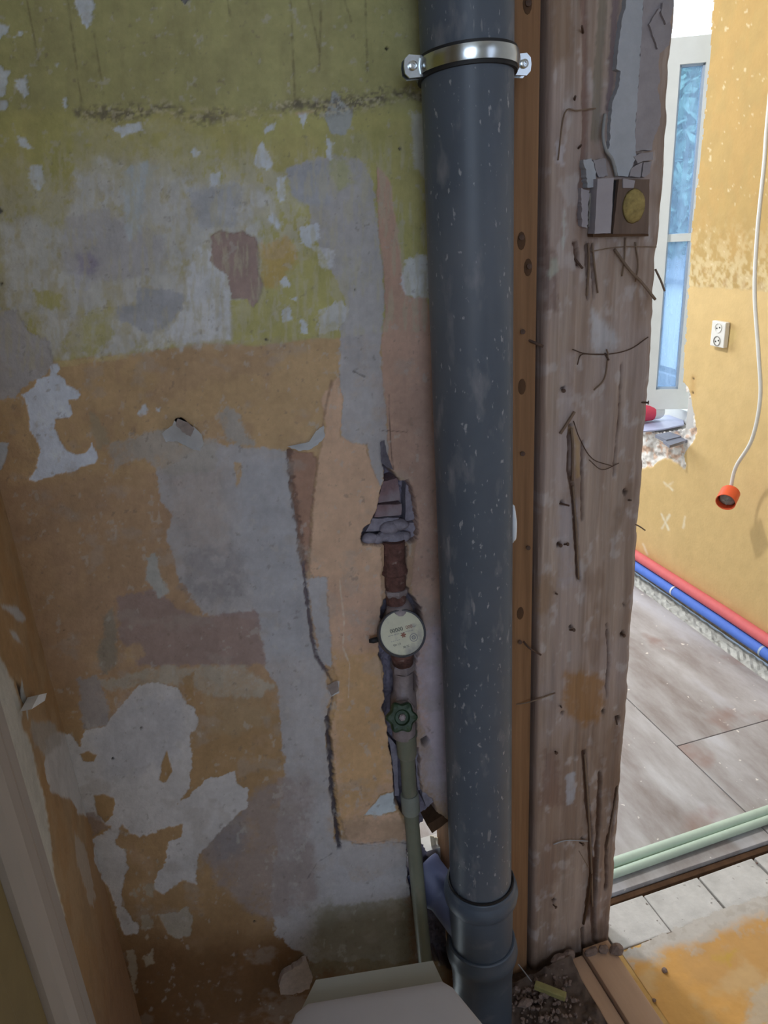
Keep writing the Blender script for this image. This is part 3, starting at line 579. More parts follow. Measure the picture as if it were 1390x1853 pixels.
# ------------------------------------------------------------------ left wall with architrave
XL = -.202
def build_left_wall():
    ys = np.arange(-.335, .001, .0025); zs = np.arange(.0, 1.8, .0035)
    Yg, Z = np.meshgrid(ys, zs); co = np.stack([np.full_like(Yg, XL), Yg, Z], -1); P = Paint(co); x, y = P.x, P.y
    P.fill((178, 148, 112)); n1 = fbm(Yg*22, Z*22, 4, 3); n3 = fbm(Yg*90, Z*60, 4, 7)
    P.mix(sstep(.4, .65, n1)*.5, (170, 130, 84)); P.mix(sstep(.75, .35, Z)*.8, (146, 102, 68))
    P.mix(sstep(1.35, 1.45, Z+(n3-.5)*.05), (190, 182, 112))
    # white primer showing where the paint has peeled, next to the architrave (plane coordinates: y, z)
    def pl(pts, col, rag=.004, soft=.0015, h=None, alpha=1):
        d = seg_dist(Yg, Z, pts, True)+(fbm(Yg*140, Z*90, 3, 4)-.5)*2*rag; P.mix(sstep(soft, -soft, d)*alpha, col, h)
    P.poly([(0, 1190), (8, 1200), (25, 1235), (42, 1290), (40, 1312), (52, 1330), (60, 1353), (68, 1400), (80, 1443), (93, 1524), (100, 1590), (118, 1655), (122, 1700), (120, 1760), (60, 1760), (0, 1500), (-60, 1300), (-40, 1200)], (206, 202, 192), soft=1, rag=3, seed=3, h=-1.0)
    P.poly([(2, 1318), (18, 1322), (34, 1380), (50, 1440), (68, 1522), (52, 1500), (30, 1430)], (186, 146, 88), soft=1, rag=2, seed=4)
    P.poly([(25, 1225), (40, 1240), (48, 1275), (42, 1270)], (70, 56, 44), soft=1.5, rag=2, seed=5, h=-2)
    P.poly(B1, (206, 202, 200), soft=1, rag=4, rs=10, seed=67, h=-.9)
    P.poly([(55, 1305), (100, 1308), (112, 1345), (85, 1368), (60, 1345)], (176, 170, 162), soft=3, rag=5, alpha=.8, seed=7)
    for q in ([(-5, 1092), (30, 1098), (48, 1120), (40, 1126), (20, 1112)], [(15, 1140), (30, 1145), (42, 1168), (30, 1160)]): P.poly(q, (200, 202, 206), soft=1.5, rag=3, alpha=.85, seed=8)
    P.stroke([(12, 925), (28, 968), (45, 1022)], 2, (110, 88, 62), soft=3, rag=3, alpha=.6, seed=9)
    pl([(-.150, 1.0), (-.165, .985), (-.17, .955), (-.155, .965)], (196, 200, 198), alpha=.8)
    pl([(-.06, .66), (-.10, .72), (-.13, .70), (-.12, .60), (-.08, .58)], (188, 176, 164), alpha=.7, rag=.01)
    P.c *= (1-.12*sstep(.45, .75, fbm(Yg*40, Z*30, 4, 12)))[..., None]; P.h += (n3-.5)*.8+(n1-.5)*1.5
    co[..., 0] += P.h*.001
    return grid_mesh('wall_left', co, P.c)
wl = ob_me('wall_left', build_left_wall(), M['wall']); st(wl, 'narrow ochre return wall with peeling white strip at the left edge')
bm = bmesh.new(); box(bm, (-.30, -.95, 0), (-.207, -.0, 2.6)); st(ob('wall_left_core', bm, M['plain']))
bm = bmesh.new(); prism(bm, [onX(a, b, XL+.003) for a, b in [(36, 1288), (50, 1262), (66, 1258), (62, 1272)]], (.012, 0, 0)); ob('paint_flake', bm, M['flake'], wl)
# architrave: moulded profile run vertically
prof = [(-.309, 0), (-.309, .006), (-.316, .010), (-.322, .012), (-.325, .011), (-.329, .011), (-.332, .019), (-.362, .021), (-.366, .016), (-.370, .016), (-.374, .023), (-.405, .025), (-.418, .020), (-.424, .010), (-.424, 0)]
bm = bmesh.new()
prism(bm, [Vector((XL+.002+b, a, 0.0)) for a, b in prof], (0, 0, 2.2))
arch = ob('trim_1', bm, M['trimw']); st(arch, 'cream moulded door architrave at the left edge')
bm = bmesh.new(); box(bm, (-.22, -.86, 0), (XL+.006, -.425, 2.05)); d1 = ob('door_1', bm, M['oliv']); st(d1, 'olive brown door leaf beyond the cream architrave')
bm = bmesh.new(); box(bm, (XL+.004, -.80, 1.1), (XL+.012, -.50, 1.9), bev=.004); ob('door_panel', bm, M['oliv'], d1)
bm = bmesh.new(); box(bm, (XL+.004, -.80, .2), (XL+.012, -.50, .95), bev=.004); ob('door_panel', bm, M['oliv'], d1)

# ------------------------------------------------------------------ room shell
bm = bmesh.new(); box(bm, (-2, -3.2, 2.6), (2.1, 3.3, 2.7)); st(ob('ceiling', bm, M['ceil']))
bm = bmesh.new(); box(bm, (-2.1, -3.3, -.15), (2.0, -.037, 0)); fl = st(ob('floor', bm, M['ochrefl']), 'ochre stained screed floor of the front room')
# wall behind the camera with an opening for its window
bm = bmesh.new(); box(bm, (-2, -3.3, 0), (1.8, -3.2, 1.3)); box(bm, (-2, -3.3, 2.4), (1.8, -3.2, 2.6)); box(bm, (-2, -3.3, 1.3), (-1.2, -3.2, 2.4)); box(bm, (.2, -3.3, 1.3), (1.8, -3.2, 2.4)); st(ob('wall_front', bm, M['plain']))
bm = bmesh.new(); box(bm, (-2.1, -3.2, 0), (-2, 0, 2.6)); st(ob('wall_left_far', bm, M['plain']))
bm = bmesh.new(); box(bm, (-1.6, .09, 0), (-1.5, 3.2, 2.6)); st(ob('wall_left_rear', bm, M['plain']))
bm = bmesh.new(); box(bm, (-1.6, 3.2, 0), (1.8, 3.3, 1.0)); box(bm, (-1.6, 3.2, 2.5), (1.8, 3.3, 2.6)); box(bm, (-1.6, 3.2, 1), (.05, 3.3, 2.5)); box(bm, (1.45, 3.2, 1), (1.8, 3.3, 2.5)); st(ob('wall_rear', bm, M['plain']))

# ------------------------------------------------------------------ yellow wall of the far room
XY = 1.772
WIN = [(1292, -150), (1291, 0), (1285, 100), (1270, 260), (1250, 430), (1241, 600), (1234, 698), (1244, 716), (1250, 745), (1252, 772), (1230, 776), (1200, 782), (1150, 778), (1000, 790), (850, 900), (900, -150)]
BRK = [(1234, 690), (1246, 704), (1254, 745), (1261, 780), (1252, 802), (1237, 822), (1241, 852), (1228, 842), (1215, 832), (1198, 829), (1182, 842), (1160, 849), (1140, 852), (1080, 850), (1080, 740)]
def build_yellow_wall():
    ys = np.arange(.30, 1.66, .0045); zs = np.arange(0, 2.2, .0045)
    Yg, Z = np.meshgrid(ys, zs); co = np.stack([np.full_like(Yg, XY), Yg, Z], -1); P = Paint(co); x, y = P.x, P.y
    P.fill((208, 178, 122)); n1 = fbm(Yg*9, Z*9, 4, 3); n3 = fbm(Yg*60, Z*60, 4, 7); n4 = fbm(Yg*30, Z*14, 4, 17)
    P.mix(sstep(.45, .65, n1)*.3, (214, 184, 130))
    zb = 1.157+(Yg-1.24)*-.04
    up = sstep(-.003, .003, Z-zb+(n3-.5)*.012)
    P.mix(up, (178, 148, 90), .8)
    P.mix(up*sstep(.4, .62, n4)*.5, (184, 148, 88))
    P.mix(up*sstep(1.42, 1.17, Z)*sstep(.40, .62, n3+.25*(n4-.5)+.12*sstep(1.3, 1.16, Z))*.6, (220, 202, 158), -.3)
    P.mix(up*sstep(1.25, 1.17, Z)*sstep(.50, .62, fbm(Yg*45, Z*45, 3, 31))*.5, (168, 136, 92))
    P.mix(up*sstep(.74, .80, n3)*.6, (222, 206, 168))
    # scratched marks
    for q in ([(1202, 873), (1217, 887)], [(1207, 880), (1218, 872)], [(1197, 930), (1210, 958)], [(1212, 932), (1198, 956)], [(1164, 985), (1172, 1003)], [(1240, 935), (1236, 955)]):
        P.stroke(q, 1.6, (230, 222, 196), soft=2, rag=2, alpha=.8, mott=.3)
    P.stroke([(1255, 683), (1254, 712)], 5, (196, 158, 100), soft=4, rag=2, alpha=.7)
    for q in [(1255, 685), (1254, 711)]: P.poly([(q[0]-2, q[1]), (q[0], q[1]-2.5), (q[0]+2, q[1]), (q[0], q[1]+2.5)], (70, 56, 40), rag=.5, h=-4)
    P.poly([(1316, 590), (1330, 596), (1332, 612), (1318, 626)], (222, 196, 132), soft=4, rag=3, alpha=.7)
    # broken plaster round the corner of the window
    d = seg_dist(x, y, BRK, True)+(fbm(x/9, y/9, 3, 51)-.5)*6; a = sstep(1, -1, d)
    P.mix(a, (224, 220, 212)); P.mix(a*sstep(.52, .62, fbm(x/12, y/12, 4, 53))*.7, (204, 160, 126)); P.mix(a*sstep(.6, .7, fbm(x/7, y/7, 3, 55))*.7, (150, 140, 132))
    P.h = P.h*(1-a)+a*(-9+(fbm(x/8, y/8, 4, 57)-.5)*22)
    P.mix(sstep(.05, .012, Z+(n3-.5)*.05)*.8, (190, 180, 160))
    P.mix(sstep(.016, .006, Z+(n3-.5)*.03)*.9, (120, 108, 92))
    P.h += (n1-.5)*2+(n3-.5)*.6
    co[..., 0] -= P.h*.001
    drop = P.inside(WIN, 3, 9, 5)
    return grid_mesh('wall_right', co, P.c, drop)
wr = ob_me('wall_right', build_yellow_wall(), M['ywall']); st(wr, 'ochre yellow wall of the room beyond the timber post')
bm = bmesh.new()
box(bm, (XY+.02, .29, 0), (XY+.25, 1.22, 2.2)); box(bm, (XY+.02, 1.22, 0), (XY+.25, 1.67, .56))
box(bm, (XY, -3.2, 0), (XY+.25, .305, 2.6)); box(bm, (XY, .305, 2.19), (XY+.25, 3.2, 2.6)); box(bm, (XY, 1.64, 0), (XY+.25, 3.2, .62)); box(bm, (XY, 2.5, .62), (XY+.25, 3.2, 2.2))
st(ob('wall_right_core', bm, M['plain']))

# sill masonry under the window
SZ = .618
bm = bmesh.new(); box(bm, (XY+.012, 1.10, .55), (XY+.40, 2.5, SZ), jit=.0)
bmesh.ops.subdivide_edges(bm, edges=bm.edges[:], cuts=10, use_grid_fill=True)
for v in bm.verts:
    if v.co.z > SZ-.01: v.co.z += random.uniform(-.012, .004)
    if v.co.x < XY+.02: v.co.x += random.uniform(-.004, .014)
st(ob('trim_2', bm, M['sillm']), 'broken pale masonry window sill')

# ------------------------------------------------------------------ far window: a casement standing ajar
WP = np.array([1.90, 1.425, 1.3]); WU = np.array([-.89, .456, 0]); WU /= np.linalg.norm(WU); WN = np.array([-WU[1], WU[0], 0]); 
if np.dot(WN, CAM-WP) < 0: WN = -WN
def wpt(x, y): return onP(x, y, WP, WN)
def wz(x, y): return wpt(x, y).z
def wu(x, y): return float(np.dot(np.array(wpt(x, y))-WP, WU))
zg0, zg1 = wz(1205, 702), wz(1250, 117); zr0 = wz(1205, 737); zt1 = wz(1240, 69)
ug_r = wu(1246, 430)-.004; ug_l = wu(1205, 430); u_l = wu(1186, 430)+.03; u_r = ug_r-.045; zm = wz(1220, 430)
def wbox(bm, u0, u1, z0, z1, t0, t1):
    mt = Matrix(((WU[0], WN[0], 0, WP[0]), (WU[1], WN[1], 0, WP[1]), (0, 0, 1, 0), (0, 0, 0, 1)))
    box(bm, (u0, t0, z0), (u1, t1, z1), mtx=mt)
bm = bmesh.new()
wbox(bm, ug_l, u_l, zr0, zt1, -.03, .03); wbox(bm, u_r, ug_r, zr0, zt1, -.03, .03); wbox(bm, ug_r, ug_l, zr0, zg0, -.03, .03); wbox(bm, ug_r, ug_l, zg1, zt1, -.03, .03)
win = st(ob('window_1', bm, M['frame']), 'white casement window standing ajar over the broken sill')
bm = bmesh.new()
g = .007
wbox(bm, ug_l-g, ug_l, zg0, zg1, -.01, .018); wbox(bm, ug_r, ug_r+g, zg0, zg1, -.01, .018); wbox(bm, ug_r, ug_l, zg0, zg0+g, -.01, .018); wbox(bm, ug_r, ug_l, zg1-g, zg1, -.01, .018)
ob('gasket', bm, M['frameb'], win)
bm = bmesh.new(); wbox(bm, ug_r, ug_l, zm-.013, zm+.013, -.018, .02); ob('glazing_bar', bm, M['frame'], win)
bm = bmesh.new(); wbox(bm, ug_r, ug_l, zg0, zm-.013, -.003, .003); ob('window_pane', bm, M['glass'], win)
bm = bmesh.new(); wbox(bm, ug_r, ug_l, zm+.013, zg1, -.003, .003); ob('window_pane', bm, M['glass'], win)
# fixed frame in the opening
bm = bmesh.new(); X0 = XY+.16
box(bm, (X0, 1.235, SZ), (X0+.06, 1.30, 2.2)); box(bm, (X0, 2.44, SZ), (X0+.06, 2.5, 2.2)); box(bm, (X0, 1.30, SZ), (X0+.06, 2.44, SZ+.05))
zc = onX(1285, 60, X0).z; box(bm, (X0, 1.235, zc-.06), (X0+.06, 2.44, zc))
st(ob('window_2', bm, M['frame']), 'fixed white outer frame of the far window')

# ------------------------------------------------------------------ soil pipe with fittings
PX, PY = .4032, -.077
sp = th('soil_pipe', 'large grey plastic soil pipe standing in front of the peeling wall', 'pipe', (PX, PY, 0))
bm = bmesh.new(); lathe(bm, (PX, PY, .30), (0, 0, 1), [(0, .0533), (2.3, .0533)], 64, caps=True); ob('upper_pipe', bm, M['pipe'], sp, auto=.6)
bm = bmesh.new()
lathe(bm, (PX, PY, .19), (0, 0, 1), [(0, .0545), (.03, .0545), (.03, .0552), (.138, .0565), (.142, .0600), (.150, .0640), (.160, .0652), (.170, .0640), (.175, .0610), (.178, .0600), (.184, .0600), (.186, .0585), (.186, .0556), (.15, .0556)], 64, caps=False)
ob('branch_socket', bm, M['fitting'], sp, auto=.7)
bm = bmesh.new(); lathe(bm, (PX, PY, .19), (0, 0, 1), [(.1865, .0556), (.1865, .0578), (.1895, .0576), (.190, .0552)], 48, caps=False); ob('seal_ring', bm, M['rubber'], sp, auto=.6)
bm = bmesh.new()
lathe(bm, (PX, PY, 0), (0, 0, 1), [(0, .055), (.14, .0555), (.19, .0600), (.196, .0640), (.206, .0654), (.216, .0640), (.222, .0615), (.232, .0610), (.234, .0590), (.234, .056), (.2, .056)], 64, caps=False)
ob('lower_socket', bm, M['fitting'], sp, auto=.7)
b0 = Vector((PX-.02, PY+.01, .245)); b1 = Vector((.336, .026, .312)); ad = (b1-b0).normalized(); Lb = (b1-b0).length
bm = bmesh.new(); lathe(bm, b0, ad, [(0, .032), (Lb*.55, .032), (Lb*.6, .036), (Lb*.66, .038), (Lb*.72, .036), (Lb, .036), (Lb+.008, .038), (Lb+.014, .036), (Lb+.015, .029), (Lb*.8, .029)], 40, caps=False)
ob('side_branch', bm, M['fitting_blue'], sp, auto=.7)
bm = bmesh.new(); lathe(bm, b0+ad*(Lb*.85), ad, [(0, .028), (.02, .028), (.021, 0.001)], 32); ob('branch_plug', bm, M['rubber'], sp, auto=.6)
# dried plaster splash on the pipe edge
bm = bmesh.new(); s = bmesh.ops.create_icosphere(bm, subdivisions=3, radius=1)
for v in s['verts']: v.co = Vector((PX+.0535+v.co.x*.005, PY-.012+v.co.y*.010, 1.045+v.co.z*.030*(1+.15*math.sin(v.co.z*9))))
ob('plaster_splash', bm, M['flake'], sp, smooth=True)

# clamp
cl = th('pipe_clamp', 'shiny galvanised pipe clamp with rubber lining around the grey pipe', 'clamp', (PX, PY, 1.611))
ZC = 1.622
def arcband(bm, r0, r1, z0, z1, a0, a1, n=40, crown=0):
    sec = [(r0, z0), (r1, z0), (r1+crown, (z0+z1)/2), (r1, z1), (r0, z1)]
    rings = []
    for k in range(n+1):
        a = a0+(a1-a0)*k/n
        rings.append([bm.verts.new((PX+math.cos(a)*r, PY+math.sin(a)*r, z)) for r, z in sec])
    for p, q in zip(rings, rings[1:]):
        for j in range(5): bm.faces.new((p[j], p[(j+1) % 5], q[(j+1) % 5], q[j]))
    bm.faces.new(rings[0]); bm.faces.new(rings[-1][::-1])
bm = bmesh.new(); arcband(bm, .0536, .0572, ZC-.0115, ZC+.0115, 0, 2*math.pi, 72); ob('rubber_lining', bm, M['rubber'], cl, auto=.6)
for nm, a0, a1 in (('clamp_band', math.pi+.06, 2*math.pi-.06), ('clamp_band', .06, math.pi-.06)):
    bm = bmesh.new(); arcband(bm, .0574, .0592, ZC-.0078, ZC+.0078, a0, a1, 48, crown=.0012); ob(nm, bm, M['steel'], cl, auto=.9)
for s in (-1, 1):
    for yo in (-.0052, .0052):
        bm = bmesh.new(); xa, xb = PX+s*.0565, PX+s*.0785
        pts = [(xa, ZC-.0105), (xb-s*.006, ZC-.0115), (xb-s*.001, ZC-.007), (xb, ZC), (xb-s*.001, ZC+.007), (xb-s*.006, ZC+.0115), (xa, ZC+.0105)]
        prism(bm, [Vector((a, PY+yo-.001, b)) for a, b in pts], (0, .002, 0)); ob('ear', bm, M['steel'], cl)
    bm = bmesh.new(); c = Vector((PX+s*.0685, PY-.0065, ZC)); lathe(bm, c, (0, -1, 0), [(-.016, .003), (0, .003), (0, .0048), (.0028, .0048), (.0034, .0035), (.0034, .002), (.002, .0018)], 16); ob('screw', bm, M['steel'], cl, auto=.6)
for o_ in list(cl.children):              # the clamp sits slightly askew, its front a little higher
    for v in o_.data.vertices: v.co.z -= ((v.co+o_.location+WO[cl.name]).y-PY)*.13
bm = bmesh.new(); lathe(bm, (PX, PY+.058, ZC), (0, 1, 0), [(0, .006), (.004, .006), (.004, .004), (.03, .004)], 12); ob('wall_bolt', bm, M['steel'], cl, auto=.6)

# ------------------------------------------------------------------ water meter group
XM = .3035
rp = th('rusty_supply_pipe', 'short rusty steel pipe with couplings coming down from the broken niche', 'pipe', (XM, 0, .90))
def ax3(q, Y): return onY(q[0], q[1], Y)
top = ax3((712, 978), .004); mid = ax3((714, 1036), .001); low = ax3((717, 1092), -.006)
bm = bmesh.new(); tube(bm, [top, top+(mid-top)*.7, top+(mid-top)*.78, mid], [.0172, .0172, .0185, .0185], 20); ob('upper_coupling', bm, M['rust'], rp, auto=.6)
dv = (low-mid).normalized()
bm = bmesh.new(); lathe(bm, mid, dv, [(-.006, .019), (-.004, .0205), (.001, .0205), (.003, .018)], 20); ob('pipe_nut', bm, M['rust'], rp, auto=.6)
bm = bmesh.new(); tube(bm, [mid, mid+dv*.022, mid+dv*.024, low], [.0165, .0165, .0155, .0155], 20); ob('lower_nipple', bm, M['rust'], rp, auto=.6)
bm = bmesh.new(); lathe(bm, mid+dv*.026, dv, [(0, .016), (.001, .0185), (.006, .0190), (.011, .0165)], 6); ob('pipe_nut', bm, M['greymetal'], rp, auto=.3)

wm = th('water_meter', 'round water meter with pale dial set in the wall chase', 'meter', (XM, 0, .80))
MC = ax3((727, 1146), -.036); mn = Vector((-.10, -.84, .53)).normalized()
bm = bmesh.new(); lathe(bm, MC, mn, [(-.050, .022), (-.046, .030), (-.030, .034), (-.012, .0365), (-.004, .0368), (.003, .0362), (.004, .0345)], 48); ob('meter_body', bm, M['meter_ring'], wm, auto=.6)
bm = bmesh.new(); lathe(bm, MC, mn, [(.003, .0362), (.008, .0362), (.009, .0350), (.0085, .0335), (.0052, .0332)], 48, caps=False); ob('dial_ring', bm, M['meter_ring'], wm, auto=.6)
bm = bmesh.new(); lathe(bm, MC, mn, [(.002, .0334), (.0052, .0334)], 48); dial = ob('dial', bm, M['dial'], wm, auto=.6)
ux = Vector((1, -.12, 0)); ux = (ux-mn*ux.dot(mn)).normalized(); ux = (ux+.10*mn.cross(ux)).normalized(); uy = mn.cross(ux)
if uy.z < 0: uy = -uy
def dpt(a, b, h=.0054): return MC+mn*h+ux*a+uy*b
def dquad(bm, a, b, w, h, hh=.0054):
    bm.faces.new([bm.verts.new(dpt(a+i*w/2, b+j*h/2, hh)) for i, j in ((-1, -1), (1, -1), (1, 1), (-1, 1))])
def dring(bm, a, b, r0, r1, n=20):
    ri = [[bm.verts.new(dpt(a+math.cos(k*2*math.pi/n)*r, b+math.sin(k*2*math.pi/n)*r)) for k in range(n)] for r in (r0, r1)]
    for k in range(n): bm.faces.new((ri[0][k], ri[0][(k+1) % n], ri[1][(k+1) % n], ri[1][k]))
def txt(body, a, b, size, mt, nm):
    cu = bpy.data.curves.new(nm, 'FONT'); cu.body = body; cu.size = size; cu.align_x = 'CENTER'; cu.align_y = 'CENTER'; cu.extrude = .00015
    tmp = bpy.data.objects.new(nm, cu); COL.objects.link(tmp)
    me = bpy.data.meshes.new_from_object(tmp.evaluated_get(bpy.context.evaluated_depsgraph_get())); COL.objects.unlink(tmp); bpy.data.objects.remove(tmp)
    p = dpt(a, b, .0056); mt4 = Matrix(((ux.x, uy.x, mn.x, p.x), (ux.y, uy.y, mn.y, p.y), (ux.z, uy.z, mn.z, p.z), (0, 0, 0, 1)))
    me.transform(mt4); return ob_me(nm, me, mt, dial)
txt('00000', -.0075, .0065, .0082, M['ink'], 'counter_digits')
txt('000', .0125, .0065, .0072, M['dialred'], 'red_digits')
txt('m³', .021, .0055, .004, M['inkgrey'], 'unit_mark')
txt('Qn 1,5', -.012, -.0145, .0042, M['ink'], 'rating_text')
txt('30 °C', .001, -.021, .0044, M['ink'], 'rating_text')
bm = bmesh.new()
for k in range(9): dquad(bm, -.020+k*.0045, .0005, .0035, .0006)
for k in range(5): dquad(bm, -.019+k*.003, -.0085, .002, .0005)
ob('print_lines', bm, M['inkgrey'], dial)
bm = bmesh.new(); dring(bm, .0155, -.0105, .0052, .0062); dring(bm, .0155, -.0105, .0022, .0032)
for k in range(5): dquad(bm, .0155, -.0125+k*.001, .006, .0004)
ob('dial_emblem', bm, M['inkgrey'], dial)
bm = bmesh.new(); dring(bm, .001, -.003, .0002, .0026, 12)
for k in range(6):
    a = k*math.pi/3; dquad(bm, .001+math.cos(a)*.0032, -.003+math.sin(a)*.0032, .0018, .0018, .0056)
ob('flow_star', bm, M['dialred'], dial)
bm = bmesh.new()
h0 = MC-ux*.038-mn*.012; tube(bm, [MC-ux*.03-mn*.012, h0-ux*.006, h0-ux*.012+uy*.001], [.004, .0045, .003], 8); ob('lid_hinge', bm, M['rubber'], wm, smooth=True)
bm = bmesh.new(); ta = ax3((719, 1092), -.008); tube(bm, [ta, ta+Vector((.003, .0, -.012)), MC-mn*.03+uy*.02], [.0175, .021, .022], 20); ob('inlet_neck', bm, M['greymetal'], wm, smooth=True)
on = ax3((729, 1198), -.006); oe = ax3((729, 1216), -.004)
bm = bmesh.new(); tube(bm, [MC-mn*.03-uy*.016, on], [.021, .0165], 20); ob('outlet_neck', bm, M['rust'], wm, smooth=True)
bm = bmesh.new(); lathe(bm, on, oe-on, [(0, .017), (.002, .0205), (.012, .0205), (.015, .0175)], 6); ob('union_nut', bm, M['greymetal'], wm, auto=.3)

gv = th('gate_valve', 'stop valve with dark green handwheel below the water meter', 'valve', (XM, 0, .67))
va = ax3((729, 1214), -.002); vb = ax3((731, 1330), -.004)
dz = (vb-va).normalized(); LV = (vb-va).length
bm = bmesh.new(); lathe(bm, va, dz, [(0, .0165), (LV*.3, .0165), (LV*.36, .021), (LV*.62, .0225), (LV*.8, .018), (LV*.86, .0195), (LV, .0195)], 24); ob('valve_body', bm, M['greymetal'], gv, auto=.6)
HC = ax3((727, 1298), -.052); hn = Vector((-.05, -.86, .5)).normalized(); vc = va+dz*LV*.5
bm = bmesh.new(); tube(bm, [vc, vc+(HC-vc)*.5, vc+(HC-vc)*.55, HC], [.0165, .0160, .009, .006], 18); ob('bonnet', bm, M['greymetal'], gv, auto=.6)
bm = bmesh.new(); q = vc+(HC-vc)*.28; lathe(bm, q, HC-vc, [(0, .0165), (.001, .0195), (.007, .0195), (.008, .0165)], 6); ob('bonnet_nut', bm, M['greymetal'], gv, auto=.3)
hx = Vector((1, 0, 0)); hx = (hx-hn*hx.dot(hn)).normalized(); hy = hn.cross(hx)
bm = bmesh.new(); n = 60; rows = []
for (h, f) in ((-.008, .80), (-.006, 1.0), (.002, 1.0), (.005, .86), (.0045, .55), (.001, .45), (.0015, .2)):
    rows.append([bm.verts.new(HC+hn*h+(hx*math.cos(k*2*math.pi/n)+hy*math.sin(k*2*math.pi/n))*(f*(.0228+(.0026*math.cos(6*k*2*math.pi/n+1.2) if f > .7 else 0)))) for k in range(n)])
for p, q2 in zip(rows, rows[1:]):
    for k in range(n): bm.faces.new((p[k], p[(k+1) % n], q2[(k+1) % n], q2[k]))
bm.faces.new(rows[0][::-1]); bm.faces.new(rows[-1]); hw = ob('handwheel', bm, M['greenwheel'], gv, auto=.8)
bm = bmesh.new(); lathe(bm, HC+hn*.001, hn, [(0, .006), (.005, .0055), (.006, .003)], 6); ob('wheel_nut', bm, M['greymetal'], hw, auto=.3)

rs = th('plastic_riser_pipe', 'green plastic water pipe running down the chase to the floor', 'pipe', (.303, -.04, 0))
r0 = ax3((734, 1326), -.004); r1 = ax3((737, 1368), -.004); r2 = ax3((741, 1436), -.003); r3 = ax3((744, 1470), -.006); r4 = ax3((769, 1735), -.045); r5 = r4+(r4-r3).normalized()*.19
bm = bmesh.new(); tube(bm, [r0, r0+(r1-r0)*.1, r0+(r1-r0)*.12, r1-(r1-r0)*.1, r1], [.0195, .0195, .0172, .0168, .0150], 24); ob('threaded_adapter', bm, M['ppr'], rs, auto=.6)
bm = bmesh.new(); tube(bm, [r1, r2], .0128, 24); ob('pipe_stub', bm, M['ppr'], rs, auto=.6)
bm = bmesh.new(); tube(bm, [r2, r2+(r3-r2)*.06, r3-(r3-r2)*.08, r3], [.0150, .0160, .0160, .0145], 24); ob('coupling', bm, M['ppr_grey'], rs, auto=.6)
bm = bmesh.new(); tube(bm, [r3, r3+(r4-r3)*.5+Vector((0, .002, 0)), r4, Vector((r5.x, r5.y, 0.0))], .0128, 24); ob('lower_pipe', bm, M['ppr'], rs, auto=.6)

# splintered lath and straw in the hole behind the pipe
bm = bmesh.new()
for k in range(16):
    t = k/15; p = onY(779+t*16+random.uniform(-2, 2), 1512+t*6, .066); q = onY(790+t*12, 1582+random.uniform(-14, 8), .062)
    tube(bm, [p, (p+q)/2+Vector((random.uniform(-.003, .003), 0, 0)), q], [.0012, .0016, .0010], 5)
hs = ob('straw_filling', bm, M['straw']); tag(hs, 'pale splintered straw filling the wall hole behind the grey pipe', 'straw'); hs['kind'] = 'stuff'

# ------------------------------------------------------------------ stud beside the pipe
YS = -.006
sd = th('timber_stud', 'smooth brown timber stud between the grey pipe and the old post', 'stud', (.445, .02, 0))
bm = bmesh.new(); box(bm, (.3775, YS, 0), (.5335, .07, 2.6)); 
ob('stud_board', bm, M['stud'], sd)
def nail(par, a, b, Y, d=(-.25, -1, .1), ln=.012, r=.0016, head=True):
    p = onY(a, b, Y); dv = Vector(d).normalized(); bm = bmesh.new()
    tube(bm, [p-dv*.004, p+dv*ln], r, 6)
    if head: lathe(bm, p+dv*ln, dv, [(0, r), (0, r*2.1), (.0012, r*2.1)], 8)
    return ob('nail', bm, M['iron'], par)
for (a, b) in [(955, 8), (943, 430), (957, 482), (945, 820), (955, 990), (940, 1160), (945, 600)]: nail(sd, a, b, YS, ln=.004, r=.0018)
for c, (a, b) in enumerate([(944, 436), (956, 484), (945, 700), (942, 1110), (955, 6)]):
    bm = bmesh.new(); p = onY(a, b, YS-.0006); lathe(bm, p+Vector((0, .002, 0)), (0, -1, 0), [(0, .007), (.002, .006), (.0023, .001)], 12)
    for v in bm.verts: v.co.z = p.z+(v.co.z-p.z)*1.9
    ob('knot', bm, M['darkwood'], sd)

